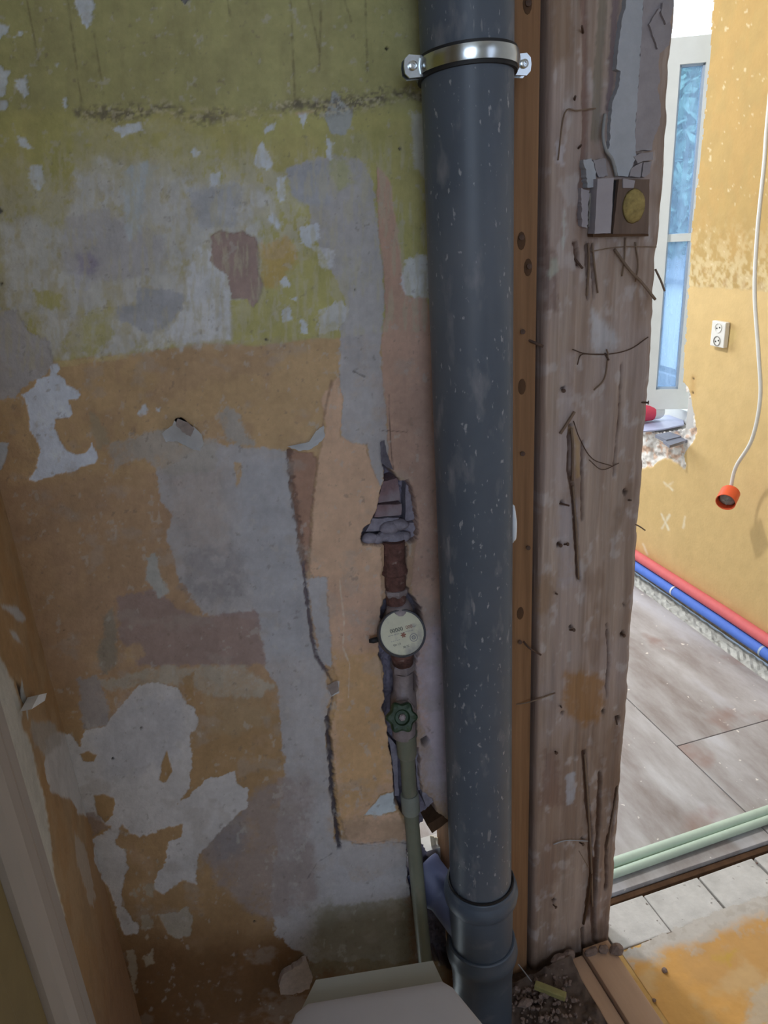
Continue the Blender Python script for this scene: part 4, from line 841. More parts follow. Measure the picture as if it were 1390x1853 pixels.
# ------------------------------------------------------------------ old post
YP = -.013
po = th('timber_post', 'rough old timber post with nails and reed remnants at the doorway', 'post', (.62, .02, 0))
def build_post():
    xa, xb = .5410, .7235; s = .0021; zs = np.arange(0, 2.6, .0042)
    front = np.arange(xa, xb, s); nb = 5
    prm = [(xa, YP+.10*(nb-k)/nb+.004) for k in range(nb)]+[(x_, YP) for x_ in front]+[(xb, YP+.004+.10*k/nb) for k in range(nb+1)]
    px = np.array([p[0] for p in prm]); py = np.array([p[1] for p in prm])
    Xg = np.repeat(px[None], len(zs), 0); Yg = np.repeat(py[None], len(zs), 0); Z = np.repeat(zs[:, None], len(px), 1)
    co = np.stack([Xg, Yg, Z], -1); P = Paint(co); x, y = P.x, P.y
    g = fbm(Xg*95+2*fbm(Xg*10, Z*2, 3, 5), Z*3.0, 4, 1); g2 = fbm(Xg*260, Z*5, 3, 8); n1 = fbm(Xg*12, Z*7, 4, 3); n3 = fbm(Xg*60, Z*40, 4, 6)
    P.fill((174, 154, 141)); P.mix(sstep(.42, .66, g)*.55, (148, 124, 110)); P.mix(sstep(.55, .75, g2)*.5, (194, 176, 164)); P.mix(sstep(1.0, .4, Z)*.5, (142, 118, 102))  # last mix puts the light falloff on the lower post into its colour
    P.mix(sstep(.5, .72, n1)*.5, (176, 160, 156)); P.mix(sstep(.60, .74, n3)*.6, (196, 186, 184)); P.mix(sstep(.56, .72, fbm(Xg*20, Z*9, 4, 13))*.5, (134, 108, 90))
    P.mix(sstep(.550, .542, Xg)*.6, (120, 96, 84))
    P.h += (g-.5)*5+(g2-.5)*1.6+(n1-.5)*3
    # upper part: long darker channels
    P.stroke([(1057, -20), (1060, 120), (1058, 250), (1048, 400)], 5, (132, 104, 94), soft=3, rag=3, alpha=.8, h=-4, seed=2)
    P.stroke([(1094, -20), (1084, 120), (1078, 250)], 8, (130, 122, 108), soft=3, rag=3, alpha=.7, h=-3, seed=3)
    P.stroke([(1115, -20), (1110, 100), (1104, 200)], 6, (120, 104, 112), soft=3, rag=5, alpha=.7, h=-2, seed=4)
    P.poly([(995, -20), (1030, -20), (1035, 100), (1000, 120)], (140, 112, 88), soft=10, rag=6, alpha=.6, seed=5)
    P.poly([(1008, 255), (1022, 262), (1018, 300), (1002, 296)], (196, 188, 192), soft=2, rag=5, alpha=.8, mott=.4, seed=6)
    P.poly([(1020, 380), (1024, 380), (1022, 450), (1017, 450)], (196, 200, 196), soft=2, rag=3, alpha=.7, seed=7)
    P.poly([(985, 400), (1000, 470), (1010, 560), (985, 560)], (120, 96, 88), soft=6, rag=8, alpha=.6, seed=8)
    P.poly([(1072, 560), (1100, 590), (1118, 612), (1112, 640), (1075, 640), (1070, 600)], (198, 196, 200), soft=8, rag=8, alpha=.75, mott=.3, seed=9)
    P.poly([(995, 470), (1008, 466), (1010, 490), (992, 505)], (176, 176, 164), soft=3, rag=4, alpha=.8, seed=10)
    P.poly([(1015, 640), (1040, 640), (1032, 900), (1008, 900)], (182, 168, 166), soft=8, rag=6, alpha=.6, mott=.4, seed=11)
    P.poly([(1010, 905), (1042, 905), (1044, 1060), (1012, 1060)], (176, 168, 174), soft=10, rag=6, alpha=.6, mott=.3, seed=12)
    P.poly([(975, 1040), (1005, 1040), (1000, 1110), (972, 1110)], (150, 118, 88), soft=10, rag=8, alpha=.6, seed=13)
    P.poly([(1024, 1215), (1090, 1222), (1085, 1300), (1060, 1312), (1022, 1290)], (160, 116, 66), soft=10, rag=8, alpha=.75, seed=14)
    P.poly([(1024, 1400), (1040, 1398), (1040, 1455), (1024, 1458)], (186, 186, 194), soft=2, rag=3, alpha=.85, mott=.2, seed=15)
    P.poly([(1000, 1600), (1060, 1500), (1065, 1700), (1010, 1720)], (180, 162, 150), soft=12, rag=10, alpha=.6, seed=16)
    P.poly([(970, 1560), (1010, 1500), (1005, 1600), (970, 1640)], (140, 114, 100), soft=10, rag=8, alpha=.5, seed=17)
    P.poly([(985, 1350), (1010, 1360), (1020, 1460), (980, 1460)], (128, 100, 88), soft=8, rag=8, alpha=.6, seed=18)
    # splits
    for q, w in [([(1031, 770), (1029, 850), (1036, 885), (1042, 960), (1046, 1040), (1048, 1048)], 3), ([(1054, 800), (1052, 870), (1054, 940)], 1.6), ([(1057, 1362), (1062, 1440), (1068, 1500), (1073, 1640), (1076, 1705)], 3.4), ([(1086, 1400), (1082, 1500), (1076, 1600), (1074, 1640)], 3), ([(1117, 1425), (1104, 1500), (1098, 1530), (1096, 1610)], 1.8), ([(1053, 1680), (1055, 1728)], 2), ([(1062, 1660), (1076, 1560)], 6), ([(1070, 440), (1075, 540)], 1.5), ([(1060, 440), (1064, 540)], 1.3), ([(1040, 440), (1046, 480)], 3), ([(1098, 1130), (1100, 1180), (1096, 1260)], 1.4), ([(1124, 660), (1120, 760), (1110, 860)], 1.2)]:
        P.stroke(q, w, (92, 66, 52), soft=1.5, rag=2, alpha=.9, h=-8, seed=int(w*10))
    P.stroke([(1034, 775), (1044, 800), (1045, 860)], 4, (176, 146, 104), soft=2, rag=2, alpha=.7, h=3)
    for (a, b) in [(1019, 702), (1017, 911), (1012, 985), (1033, 1135), (1126, 1148), (1002, 1630), (1130, 890), (1116, 1300), (1018, 1290), (1128, 1095), (1091, 1288), (1054, 1520)]:
        P.poly([(a-4, b), (a, b-5), (a+4, b), (a, b+5)], (62, 46, 40), soft=1.5, rag=2, alpha=.9, h=-6, seed=int(a))
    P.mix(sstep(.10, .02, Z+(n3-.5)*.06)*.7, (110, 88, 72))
    side = np.zeros_like(Xg); side[:, nb:nb+len(front)] = 1
    co[..., 1] -= P.h*.001*side
    # uneven arrises: the right edge wanders, both edges slightly rounded
    wob = (fbm(Z*6, Z*0, 4, 61)-.5)*.012+(fbm(Z*40, Z*0, 3, 63)-.5)*.005
    tR = np.clip((Xg-xa)/(xb-xa), 0, 1)**2; co[..., 0] += wob*tR
    er = np.minimum(Xg-xa, xb-Xg); co[..., 1] += side*.006*np.clip(1-er/.008, 0, 1)**2
    return grid_mesh('post_timber', co, P.c)
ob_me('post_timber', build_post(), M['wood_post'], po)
bm = bmesh.new(); box(bm, (.5345, .02, 0), (.718, .088, 2.58)); ob('post_gap_backing', bm, M['darkwood'], po)  # dark backing box added to keep the gap beside the post dark

Z1 = 4.117
def R1(a, b): return (a/Z1+960, b/Z1)
pl = [(722, -60), (712, 40), (690, 110), (660, 300), (646, 430), (640, 515), (672, 530), (662, 640), (612, 760), (604, 850), (596, 960), (592, 1080), (572, 1120), (600, 1180), (640, 1240), (655, 1312), (728, 1318), (748, 1260), (790, 1180), (780, 1000), (795, 760), (810, 520), (830, 200), (845, -60)]
bm = bmesh.new(); prism(bm, [onY(a, b, YP-.008) for a, b in ragged([R1(*q) for q in pl], 1.0, 5, 4)], (0, .014, 0)); ob('plaster_patch', bm, M['plaster'], po)
pr = [(845, -60), (830, 200), (810, 520), (795, 760), (780, 1000), (775, 1130), (850, 1118), (905, 1120), (925, 1010), (965, 930), (972, 780), (946, 660), (968, 610), (955, 480), (962, 400), (1035, 335), (1052, 220), (1040, 160), (1065, 40), (1070, -60)]
bm = bmesh.new(); prism(bm, [onY(a, b, YP-.005) for a, b in ragged([R1(*q) for q in pr], 1.1, 5, 5)], (0, .011, 0)); ob('plaster_patch', bm, M['plaster2'], po)
for q in ([(770, 1165), (830, 1140), (915, 1130), (915, 1190), (840, 1200), (800, 1220)], [(735, 1315), (752, 1255), (800, 1225), (835, 1210), (820, 1320)], [(845, 1210), (905, 1200), (890, 1290), (850, 1320), (830, 1315)], [(885, 180), (960, 60), (975, 70), (900, 185), (965, 360), (950, 365)], [(985, 20), (1040, 30), (1050, 150), (1010, 180), (975, 90)]):
    bm = bmesh.new(); prism(bm, [onY(a, b, YP-.009) for a, b in ragged([R1(*p) for p in q], .8, 5, 6)], (0, .012, 0)); ob('plaster_chip', bm, M['plaster2'], po)
# junction block screwed to the post
bk = th('switch_block', 'square wooden mounting block with yellow blob and grey strip high on the post', 'block', onY(1125, 424, YP-.02))
def blk(nm, q, y0, y1, mt, par=bk):
    bm = bmesh.new(); prism(bm, [onY(a, b, y0) for a, b in ragged([R1(*p) for p in q], .4, 10, 3)], (0, y1-y0, 0)); return ob(nm, bm, mt, par)
blk('wood_plate', [(660, 1335), (888, 1335), (878, 1742), (615, 1742)], YP-.016, YP-.003, M['ywood'])
blk('grey_strip', [(500, 1332), (622, 1325), (598, 1738), (478, 1742)], YP-.020, YP-.003, M['paper'])
blk('dark_slot', [(622, 1345), (690, 1340), (628, 1738), (598, 1738)], YP-.010, YP-.003, M['rubber'])
blk('bottom_edge', [(465, 1742), (880, 1742), (880, 1760), (468, 1765)], YP-.017, YP-.003, M['darkwood'])
bm = bmesh.new(); p = onY(*R1(770, 1535), YP-.0165); lathe(bm, p, (0, -1, 0), [(0, .018), (.002, .0165), (.0045, .010), (.005, .002)], 24)
for v in bm.verts: v.co.z = p.z+(v.co.z-p.z)*1.25+random.uniform(-.0006, .0006)
ob('foam_blob', bm, M['yfoam'], bk, smooth=True)
blk('plate_label', [(690, 1330), (780, 1345), (770, 1400), (690, 1400)], YP-.018, YP-.0155, M['paper'])
# lumps of old plaster and metal strip left of the block
for q, mt, t in (([(395, 1190), (455, 1180), (490, 1280), (492, 1390), (425, 1400), (415, 1280)], 'plaster', .010), ([(470, 1190), (560, 1180), (580, 1310), (510, 1320), (485, 1260)], 'plaster2', .006), ([(380, 1400), (440, 1420), (425, 1700), (385, 1690)], 'paper', .009), ([(440, 1430), (480, 1440), (465, 1690), (430, 1690)], 'dirtgrey', .006)):
    bm = bmesh.new(); prism(bm, [onY(a, b, YP-t) for a, b in ragged([R1(*p) for p in q], 1.2, 4, 8)], (0, t+.003, 0)); ob('plaster_chip', bm, M[mt], po)
# wire stub curling out of the plaster
bm = bmesh.new(); tube(bm, curve_pts([onY(*R1(555, 850), YP-.006), onY(*R1(540, 1000), YP-.012), onY(*R1(560, 1110), YP-.014), onY(*R1(610, 1190), YP-.012), onY(*R1(640, 1310), YP-.010)], 6), .0022, 8); ob('cable_stub', bm, M['wire'], po, smooth=True)

# nails, wires, reeds on the post
for (a, b, d, l) in [(1055, 57, (-.7, -1, .2), .018), (1019, 706, (-.3, -1, 0), .004), (1017, 912, (.6, -.6, -.1), .012), (1008, 1075, (-.5, -.6, .5), .014), (1033, 1140, (.2, -1, .5), .008), (1012, 985, (0, -1, 0), .005), (1015, 1278, (-.4, -.8, .5), .016), (1005, 1360, (0, -1, 0), .004), (1126, 1148, (.1, -1, 0), .005), (1042, 470, (.3, -.5, -.6), .016), (1095, 640, (.1, -.6, -.6), .012), (1115, 1300, (-.3, -.8, -.5), .012), (1002, 1638, (.3, -1, 0), .006), (1163, 728, (.8, -.8, 0), .008), (1050, 1525, (.2, -.9, .3), .008), (1138, 905, (-.2, -.8, .3), .010), (1022, 985, (.3, -.8, .3), .006), (1047, 268, (-.2, -1, .3), .010), (1040, 180, (-.5, -1, .3), .010)]:
    nail(po, a, b, YP-.001, d, l, .0015, head=l < .009)
def strand(nm, q, Y0, r, mt, par=po, dy=None):
    n = len(q); pts = [onY(a, b, Y0-(dy[k] if dy else .006)) for k, (a, b) in enumerate(q)]
    bm = bmesh.new(); tube(bm, curve_pts(pts, 5) if n > 2 else pts, r, 6); return ob(nm, bm, mt, par, smooth=True)
strand('long_nail', [(939, 608), (983, 627)], YP, .0021, M['iron'], dy=[-.02, .008])
strand('long_nail', [(941, 1151), (956, 1171), (979, 1185)], YP, .0018, M['iron'], dy=[-.02, .004, .008])
strand('reed', [(1112, 451), (1139, 488), (1163, 513), (1186, 542)], YP, .0022, M['reed'], dy=[.004, .012, .016, .020])
strand('reed', [(1186, 487), (1196, 508), (1203, 527)], YP, .0015, M['reed'], dy=[.002, .01, .014])
strand('wire', [(1036, 632), (1060, 640), (1100, 641), (1140, 632), (1173, 610)], YP, .0009, M['iron'])
strand('wire', [(1045, 660), (1052, 642), (1075, 641), (1098, 641)], YP, .0009, M['iron'])
strand('wire', [(1098, 632), (1100, 645), (1094, 685), (1075, 706)], YP, .0012, M['reed'])
strand('reed', [(1040, 745), (1028, 764), (1014, 785)], YP, .0022, M['reed'])
strand('wire', [(1038, 762), (1050, 795), (1072, 830), (1107, 843)], YP, .0008, M['iron'])
strand('reed', [(1034, 775), (1037, 810), (1036, 870)], YP, .0020, M['reed'], dy=[.004, .006, .004])
strand('reed', [(1150, 949), (1158, 953), (1168, 960)], YP, .0011, M['reed'], dy=[.002, .006, .01])
strand('reed', [(1037, 880), (1043, 960), (1047, 1048)], YP, .0017, M['reed'], dy=[.004, .006, .004])
strand('wire', [(930, 1275), (960, 1270), (1005, 1254)], YP, .0012, M['reed'], dy=[-.01, .004, .004])
strand('reed', [(1065, 440), (1066, 480), (1062, 535)], YP, .0016, M['reed'])
strand('reed', [(1072, 440), (1076, 480), (1082, 530)], YP, .0013, M['reed'])
strand('reed', [(1132, 430), (1130, 470), (1126, 500)], YP, .0012, M['reed'])
strand('reed', [(1150, 438), (1155, 480), (1150, 510)], YP, .0012, M['reed'])
strand('wire', [(1070, 455), (1110, 448), (1150, 446), (1188, 447)], YP, .0008, M['reed'])
strand('splinter', [(1058, 1365), (1064, 1450), (1070, 1560), (1072, 1640)], YP, .0020, M['reed'], dy=[.002, .005, .005, .004])
strand('splinter', [(1118, 1425), (1103, 1510), (1098, 1535)], YP, .0016, M['reed'], dy=[.002, .005, .004])
strand('splinter', [(1056, 1672), (1066, 1620), (1070, 1580)], YP, .0026, M['darkwood'], dy=[.004, .006, .005])
strand('wire', [(1002, 1528), (1025, 1521), (1064, 1522)], YP, .0010, M['plaster'])
strand('wire', [(1048, 1540), (1065, 1570)], YP, .0007, M['reed'])
strand('wire', [(1066, 832), (1090, 850), (1120, 838)], YP, .0007, M['iron'])
strand('wire', [(1010, 290), (1022, 205), (1045, 200), (1078, 196)], YP, .0010, M['reed'])
strand('wire', [(938, 1745), (950, 1760), (962, 1776)], -.06, .0012, M['wire'], par=sd)

# ------------------------------------------------------------------ doorway floor: pavers, gap, timber, sheets
jx = [.728, .8625, 1.008, 1.162, 1.315, 1.465, 1.62, 1.77]
pv = th('threshold_pavers', 'row of grey concrete pavers along the doorway threshold', 'pavers', (1.15, .016, -.06))
for k, (a, b) in enumerate(zip(jx, jx[1:])):
    bm = bmesh.new(); dz_ = random.uniform(-.003, .002)
    box(bm, (a+.0022, -.035, -.06), (b-.0022, .066, dz_), jit=.0016, bev=.003)
    ob('paver', bm, M['tile'], pv)
bm = bmesh.new(); box(bm, (.3, -.037, -.12), (.735, .30, -.045)); box(bm, (.36, -.037, -.044), (.728, .0935, -.001)); box(bm, (.73, -.037, -.12), (1.77, .40, -.062)); st(ob('floor_base', bm, M['soil']))
bm = bmesh.new(); box(bm, (.73, .078, -.05), (1.77, .092, -.010), jit=.001, bev=.003); tag(ob('threshold_board', bm, M['darkwood']), 'narrow timber strip, darkened to carry the shade of the gap behind the pavers', 'board')  # dark wood colour stands in for shade in the gap, which stays hidden
FB = th('floor_sheets', 'brown floor sheets with white scuffs laid in the far room', 'flooring', (1.0, 1.2, -.03))
for (xa, xb, ya, yb) in [(-.2, 1.2465, .0945, 2.56), (1.2495, 1.70, .4615, 2.56), (1.2495, 1.705, .0945, .4585)]:
    bm = bmesh.new(); box(bm, (xa, ya, -.03), (xb, yb, 0), bev=.0015); ob('floor_sheet', bm, M['panel'], FB)
bm = bmesh.new(); box(bm, (-1.5, .3, -.10), (1.77, 3.2, -.032)); st(ob('floor_far', bm, M['conc']))
bm = bmesh.new(); box(bm, (1.69, .114, -.06), (1.772, 2.5, -.006)); bmesh.ops.subdivide_edges(bm, edges=[e for e in bm.edges if abs((e.verts[0].co-e.verts[1].co).y) > .5], cuts=150)
bmesh.ops.subdivide_edges(bm, edges=[e for e in bm.edges if abs((e.verts[0].co-e.verts[1].co).x) > .05], cuts=6)
for v in bm.verts:
    if v.co.z > -.02: v.co.z += random.uniform(-.004, .003)
st(ob('trim_3', bm, M['conc'], smooth=False), 'rough concrete strip along the foot of the yellow wall')

# ochre screed: ragged far edge lapping onto the pavers
edge = [(1094, 1722), (1110, 1722), (1150, 1712), (1195, 1690), (1235, 1676), (1280, 1656), (1330, 1638), (1400, 1614), (1480, 1586)]
def build_screed():
    xs = np.arange(.735, 1.60, .0022); ys = np.arange(-.40, .004, .0022); Xg, Yg = np.meshgrid(xs, ys); co = np.stack([Xg, Yg, np.full_like(Xg, .0015)], -1); P = Paint(co); x, y = P.x, P.y
    n1 = fbm(Xg*9, Yg*9, 5, 3); n3 = fbm(Xg*60, Yg*60, 4, 5)
    P.fill((206, 154, 84)); P.mix(sstep(.42, .66, n1)*.7, (192, 148, 92)); P.mix(sstep(.50, .7, fbm(Xg*14, Yg*14, 4, 8))*.45, (204, 176, 132))
    d = seg_dist(x, y, edge+[(1480, 2600), (1000, 2600)], True)+(n1-.5)*60+(n3-.5)*10
    P.mix(sstep(-44, -12, d), (192, 184, 174)); P.mix(sstep(.5, .62, n3)*sstep(-70, -20, d)*.7, (178, 168, 156))
    P.poly([(1360, 1790), (1400, 1780), (1400, 1860), (1350, 1860)], (188, 172, 148), soft=12, rag=10, alpha=.8, seed=3)
    P.poly([(1290, 1730), (1330, 1720), (1320, 1745)], (196, 160, 60), soft=10, rag=8, alpha=.6, seed=4)
    co[..., 2] += (n1-.5)*.002+(n3-.5)*.0012
    return grid_mesh('ochre_screed_coat', co, P.c, seg_dist(x, y, edge+[(1480, 2600), (1000, 2600)], True)+(n3-.5)*16 > 0)
tag(ob_me('ochre_screed_coat', build_screed(), M['ywall']), 'orange ochre screed coat spread over the near side of the pavers', 'screed')
for (a, b, r) in [(1203, 1756, .006), (1184, 1810, .004), (1370, 1562, .003)]:
    bm = bmesh.new(); s = bmesh.ops.create_icosphere(bm, subdivisions=2, radius=r); p = onZ(a, b, r*.6)
    for v in s['verts']: v.co = Vector((v.co.x, v.co.y, v.co.z*.8))*random.uniform(.85, 1.15)+p
    tag(ob('pebble', bm, M['stone']), {1203: 'small pale plaster crumb lying on the orange screed', 1184: 'small dark crumb on the orange screed near the brown board', 1370: 'tiny crumb lying on the paver at the right edge'}[a], 'crumb')
# pale green pipes on the far floor
def floor_pipe(q, r, label):
    z = r+.001; pts = [onZ(a, b, z) for a, b in q]; d = (pts[-1]-pts[0]).normalized()
    pts = [pts[0]-d*.30]+pts+[pts[-1]+d*.28]
    bm = bmesh.new(); tube(bm, pts, r, 20); return tag(ob('plastic_pipe', bm, M['ppr_l'], auto=.6), label, 'pipe', 'pale green pipes on the far floor')
floor_pipe([(1110, 1562), (1390, 1467)], .0125, 'pale green plastic pipe lying on the floor sheets, farther of the pair')
floor_pipe([(1110, 1582), (1390, 1483)], .0100, 'pale green plastic pipe lying on the floor sheets, nearer of the pair')

# red and blue insulated pipes along the yellow wall
def wall_pipe(nm, z0, r, x, mt, label):
    t = th(nm, label, 'pipe', (x, 1.2, z0-r)); bm = bmesh.new(); tube(bm, [(x, .32, z0+.002), (x, .9, z0+.004), (x, 1.45, z0-.003), (x, 2.6, z0)], r, 20); ob('foam_sleeve', bm, mt, t, auto=.6); return t
rd = wall_pipe('red_insulated_pipe', .094, .019, XY-.020, M['redpipe'], 'red foam sleeved heating pipe along the foot of the yellow wall')
bl = wall_pipe('blue_insulated_pipe', .056, .0185, XY-.030, M['bluepipe'], 'blue foam sleeved pipe running below the red pipe')
for (a, b) in [(1216, 1053), (1378, 1155)]:
    p = onX(a, b, XY-.045); bm = bmesh.new(); lathe(bm, (XY-.030, p.y-.004, .058), (0, 1, 0), [(0, .019), (0, .0198), (.008, .0198), (.008, .019)], 20, caps=False); ob('sleeve_joint', bm, M['clip'] if a == 1216 else M['frameb'], bl, auto=.6)

# wall socket on the yellow wall
so = th('wall_socket', 'double white wall socket on the yellow wall beyond the post', 'socket', (XY, 1.08, .97))
c0, c1, c2_ = onX(1288, 581, XY-.02), onX(1286, 628, XY-.02), onX(1313, 583, XY-.02)
ya, yb = c2_.y, c0.y; za, zb = c1.z+.004, c0.z+.002
bm = bmesh.new(); box(bm, (XY-.018, ya, za), (XY-.001, yb, zb), bev=.003); ob('socket_plate', bm, M['white'], so)
yc = (ya+yb)/2
for k, zc_ in enumerate((zb-.020, za+.019)):
    bm = bmesh.new(); lathe(bm, (XY-.0185, yc, zc_), (-1, 0, 0), [(0, .0155), (.0015, .0155), (.0015, .0138), (-.001, .0128), (-.001, .001)], 24, caps=False); ob('outlet_well', bm, M['white'] if k == 0 else M['sockdark'], so, auto=.6)
    bm = bmesh.new()
    for s in (-1, 1): lathe(bm, (XY-.0178, yc+s*.0062, zc_-.002*s), (-1, 0, 0), [(0, .0026), (.0012, .0026)], 8)
    ob('contact_hole', bm, M['black'], so)
# hanging cable with orange box
cup = onX(1312, 903, XY-.11); cp = lambda a, b, o=.11: onX(a, b, XY-o)
cb = th('hanging_cable', 'white cable hanging down with an orange junction cup at its end', 'cable', tuple(cup-Vector((0, 0, .03))))
pts = curve_pts([onX(1393, 150, XY-.06)+Vector((0, 0, .35)), onX(1391, 200, XY-.06), cp(1383, 300, .07), cp(1371, 420, .08), cp(1366, 530, .09), cp(1373, 640, .10), cp(1376, 720, .10), cp(1361, 795, .10), cp(1332, 845, .09), cp(1322, 886, .09)], 8)
bm = bmesh.new(); tube(bm, pts, .0058, 12); ob('cord', bm, M['white'], cb, auto=.8)
cc_ = cp(1322, 891, .09); ca_ = Vector(-.60*R[:, 0]+.66*R[:, 1]-.62*R[:, 2]).normalized()
Lc = .052
bm = bmesh.new(); lathe(bm, cc_, ca_, [(0, .004), (0, .027), (.002, .030), (Lc, .0305), (Lc, .0285), (.012, .027), (.010, .003)], 28, caps=False); ob('junction_cup', bm, M['orange'], cb, auto=.6)
bm = bmesh.new(); lathe(bm, cc_, ca_, [(Lc*.6, .027), (Lc*.68, .022), (Lc*.85, .012), (Lc*.9, .002)], 12)
for v in bm.verts: v.co += Vector([random.uniform(-.003, .003) for _ in range(3)])
ob('cup_filling', bm, M['dirtgrey'], cb, smooth=True)

# things on the window sill
def sill_slab(nm, q, z, t, mt, label, cat):
    bm = bmesh.new(); prism(bm, [onZ(a, b, z+t) for a, b in q], (0, 0, -t)); return tag(ob(nm, bm, mt), label, cat)
sill_slab('slate_board', [(1186, 786), (1246, 775), (1250, 785), (1206, 796)], SZ+.006, .012, M['slab'], 'dark grey flat board on the broken sill, farther of the two', 'board')
sill_slab('slate_board', [(1200, 797), (1250, 786), (1250, 794), (1212, 806)], SZ+.004, .010, M['slab'], 'dark grey flat board on the broken sill, nearer of the two', 'board')
sill_slab('plastic_sheet', [(1150, 762), (1180, 752), (1236, 750), (1238, 768), (1200, 776), (1150, 782)], SZ+.006, .005, M['sheet'], 'pale bluish plastic sheet on the sill under the window', 'sheet')
p0 = onZ(1150, 748, SZ+.05); p1 = onZ(1192, 742, SZ+.05)
bm = bmesh.new(); ax_ = (p1-p0).normalized(); lathe(bm, p0, ax_, [(0, .03), (.0, .036), (.10, .034), (.11, .030), (.112, .004)], 20); o = ob('paper_cup', bm, M['white'], auto=.6); tag(o, 'white and red cup lying on its side on the sill beside the post', 'cup')
bm = bmesh.new(); lathe(bm, p0+ax_*.02, ax_, [(0, .0355), (0, .0368), (.048, .0358), (.048, .0345)], 20, caps=False); ob('red_band', bm, M['redcup'], o, auto=.6)

# ------------------------------------------------------------------ foreground bottom
# rough rubble between pipe and post
xs = np.linspace(.345, .616, 90); ysr = np.linspace(-.42, -.040, 110); Xg, Yg = np.meshgrid(xs, ysr)
Zg = .010+.035*fbm(Xg*28, Yg*28, 4, 3)+.02*sstep(-.09, -.0, Yg); co = np.stack([Xg, Yg, Zg*1.0-.004], -1)
cc = lin((98, 82, 72))*(.5+fbm(Xg*70, Yg*70, 4, 9))[..., None]
rb = ob_me('rubble_heap', grid_mesh('rubble_heap', co, cc), M['wall']); tag(rb, 'dark crumbly rubble and soil on the floor between pipe and board', 'rubble'); rb['kind'] = 'stuff'
def stone(nm, p, r, mt, label, cat, sq=.7, sub=2):
    bm = bmesh.new(); s = bmesh.ops.create_icosphere(bm, subdivisions=sub, radius=r); sx_, sy_ = random.uniform(.8, 1.4), random.uniform(.6, .9)
    for v in s['verts']: v.co = Vector((v.co.x*sx_*random.uniform(.72, 1.2), v.co.y*sy_*random.uniform(.72, 1.2), v.co.z*sq*random.uniform(.65, 1.15)))+Vector(p)
    return tag(ob(nm, bm, mt), label, cat)
bm = bmesh.new()
for k in range(420):
    a, b = random.uniform(.46, .61), random.uniform(-.33, -.045); r = random.choice([.0025, .003, .004, .0055]); s = bmesh.ops.create_icosphere(bm, subdivisions=1, radius=r)
    z = .012+.035*float(fbm(np.array(a*28), np.array(b*28), 4, 3))
    if a > .59: z = .008
    for v in s['verts']: v.co = v.co*random.uniform(.5, 1.3)+Vector((a, b, z))
gr = ob('rubble_crumbs', bm, M['stone']); tag(gr, 'loose crumbs scattered over the dark rubble at the post foot', 'rubble'); gr['kind'] = 'stuff'
for (a, b, r, lb) in [(1012, 1738, .016, 'brown clod at the left foot of the timber post'), (1030, 1728, .013, 'plaster lump against the middle of the post foot'), (1070, 1722, .013, 'grey lump on the brown board against the post'), (1092, 1718, .012, 'small grey lump at the right end of the post foot'), (1116, 1718, .015, 'tan chunk at the right corner of the post foot'), (985, 1800, .011, 'dusty rubble lump left of the brown board'), (950, 1815, .012, 'dusty rubble lump beside the grey pipe socket')]:
    p = onZ(a, b, .035); stone('rubble_lump', p, r, M['stone'], lb, 'rubble')
g0, g1 = onZ(968, 1782, .045), onZ(1024, 1804, .045)
bm = bmesh.new(); dxy = (g1-g0); box(bm, (0, -.007, -.006), (dxy.length, .007, .006), bev=.002, mtx=Matrix.Translation(g0) @ dxy.to_track_quat('X', 'Z').to_matrix().to_4x4()); tag(ob('wood_offcut', bm, M['greenstick']), 'yellowish green stick lying on the rubble at the post foot', 'stick')
# floor board running towards the viewer
bd = th('sole_plate', 'brown timber sole plate running from the post foot towards the viewer', 'board', (.675, -.4, 0))
bt = .030
q1 = onZ(1118, 1733, bt); 
bm = bmesh.new(); box(bm, (.652, -1.2, 0), (q1.x+.004, -.024, bt), bev=.002); ob('board', bm, M['board'], bd)
bm = bmesh.new(); box(bm, (.618, -1.2, 0), (.6485, -.030, bt-.010), bev=.002); ob('side_batten', bm, M['board'], bd)
# corner of the toilet: ceramic rear ledge and seat lid
ZT = .40
def tz(a, b, z=ZT): return onZ(a, b, z)
to = th('toilet', 'off-white toilet with closed lid below the water pipe', 'toilet', (.17, -.36, 0))
A, B = tz(570, 1770), tz(784, 1735)
u = (B-A).normalized(); v_ = Vector((u.y, -u.x, 0))   # towards the viewer
if v_.y > 0: v_ = -v_
Wd = (B-A).length; Cn = (A+B)/2
def tp(a, b, z): p = Cn+u*a+v_*b; return Vector((p.x, p.y, z))
hw2 = Wd/2
out = [(-hw2, 0), (hw2, 0), (hw2+.012, .055), (hw2+.050, .13), (hw2+.075, .22), (hw2+.075, .32), (hw2+.04, .42), (hw2-.03, .47), (0, .49), (-hw2+.03, .47), (-hw2-.04, .42), (-hw2-.075, .32), (-hw2-.075, .22), (-hw2-.060, .13), (-hw2-.03, .055)]
bm = bmesh.new()
rows = []
for (z, f, yo) in ((0, .62, .05), (.06, .60, .05), (.22, .70, .04), (.33, .93, .01), (.375, .99, 0), (.394, 1.0, 0), (.40, .985, .002)):
    rows.append([bm.verts.new(tp(a*f, .2+(b-.2)*f*1.0+0*yo, z)) for a, b in out])
for p, q in zip(rows, rows[1:]):
    for k in range(len(out)): bm.faces.new((p[k], p[(k+1) % len(out)], q[(k+1) % len(out)], q[k]))
bm.faces.new(rows[0][::-1]); bm.faces.new(rows[-1]); ob('toilet_bowl', bm, M['ceramic'], to, auto=.5)
lo = [(-hw2-.012, .050), (hw2+.005, .050), (hw2+.018, .062)]+[(a*1.02, b*1.01) for a, b in out[3:14]]+[(-hw2-.03, .062)]
bm = bmesh.new(); rows = []
for (z, f) in ((.4015, .99), (.412, 1.0), (.418, .99), (.421, .96)):
    rows.append([bm.verts.new(tp(a*f, .24+(b-.24)*f, z)) for a, b in lo])
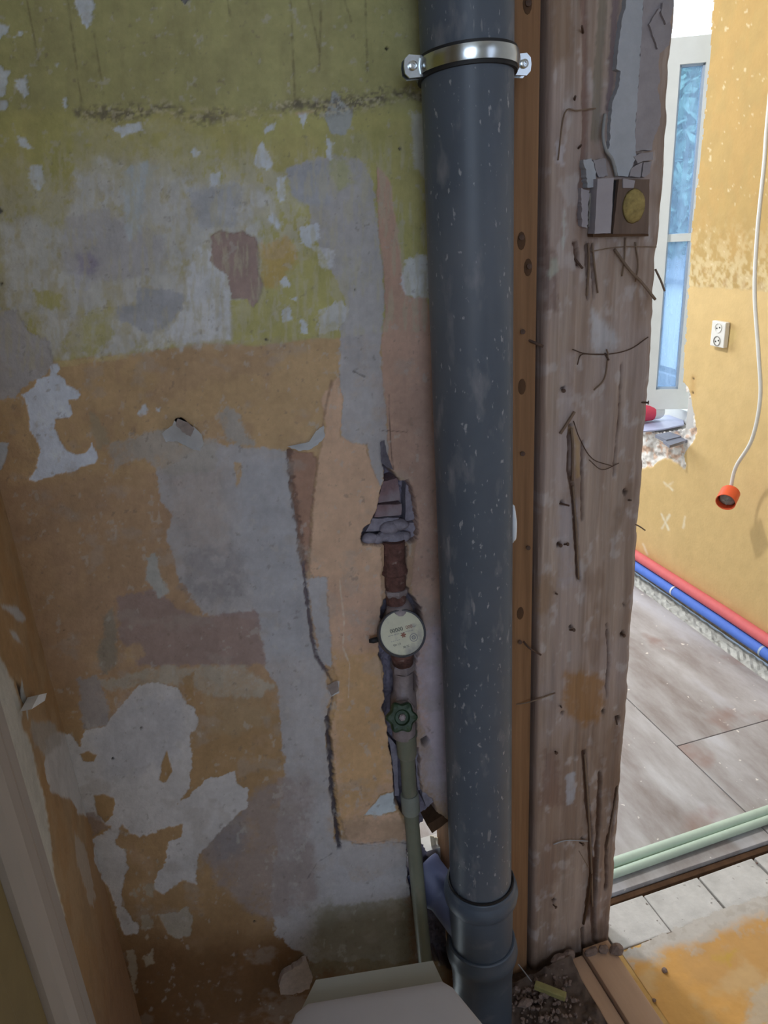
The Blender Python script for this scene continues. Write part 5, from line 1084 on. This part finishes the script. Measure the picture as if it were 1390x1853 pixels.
for p, q in zip(rows, rows[1:]):
    for k in range(len(lo)): bm.faces.new((p[k], p[(k+1) % len(lo)], q[(k+1) % len(lo)], q[k]))
bm.faces.new(rows[0][::-1]); bm.faces.new(rows[-1]); ob('seat_lid', bm, M['lid'], to, auto=.5)
# chunk of plaster on the floor by the wall
bm = bmesh.new(); prism(bm, [onY(a, b, -.012) for a, b in ragged([(505, 1785), (512, 1765), (555, 1738), (566, 1768), (560, 1790), (530, 1800), (508, 1800)], 2, 6, 9)], (0, .011, 0)); ob('plaster_chip', bm, M['flake_under'], wall)

# ------------------------------------------------------------------ outdoors seen through the far window
bm = bmesh.new(); box(bm, (2.05, -6, -.9), (26, 24, -.6)); st(ob('ground', bm, M['grass']))
def foliage(cx_, cy_, cz_, rx, ry, rz, n, size):
    v = rng.normal(size=(n, 3)); v /= np.linalg.norm(v, axis=1)[:, None]; v *= (rng.random((n, 1))**.33)
    c = v*np.array([rx, ry, rz])+np.array([cx_, cy_, cz_]); a = rng.normal(size=(n, 3))*size; b = rng.normal(size=(n, 3))*size
    V = np.stack([c-a, c+b, c+a, c-b], 1).reshape(-1, 3); me = bpy.data.meshes.new('foliage')
    me.from_pydata(V.tolist(), [], (np.arange(n*4).reshape(-1, 4)).tolist()); return me
dirw = ray(1235, 300); dirw = dirw/dirw[0]
p = CAM+dirw*9.5; t_ = th('garden_tree', 'bluish green tree filling the view through the far window', 'tree', (p[0], p[1]+.6, -.6))
o = ob_me('foliage', foliage(p[0], p[1]+.6, 1.8, 1.3, 3.4, 1.6, 16000, .055), M['leaf'], t_); o['kind'] = 'stuff'
bm = bmesh.new(); tube(bm, [(p[0], p[1]+.6, -.6), (p[0]+.05, p[1]+.6, .3), (p[0], p[1]+.6, 1.4)], [.14, .11, .07], 8); ob('trunk', bm, M['bark'], t_)
p = CAM+(ray(1222, 560)/ray(1222, 560)[0])*6.0
gb = th('garden_shed', 'white rendered shed outside the far window', 'shed', (p[0]+.6, p[1], -.6))
bm = bmesh.new(); box(bm, (p[0], p[1]-.38, -.6), (p[0]+1.4, p[1]+.20, p[2]+.30)); ob('shed_wall', bm, M['bldg'], gb)
bm = bmesh.new(); box(bm, (p[0]-.1, p[1]-.5, p[2]+.30), (p[0]+1.5, p[1]+.9, p[2]+.36)); ob('shed_roof', bm, M['slab'], gb)
bm = bmesh.new(); box(bm, (p[0]-.02, p[1]+.205, -.6), (p[0]+1.3, p[1]+.85, p[2]+.29)); ob('shed_door', bm, M['slab'], gb)
bm = bmesh.new()
for k in range(3): box(bm, (4.2, -2, -.15-k*.17), (4.24, 9, -.04-k*.17))
t_ = tag(ob('garden_fence', bm, M['slab']), 'low grey board fence outside, in front of the white shed', 'fence')
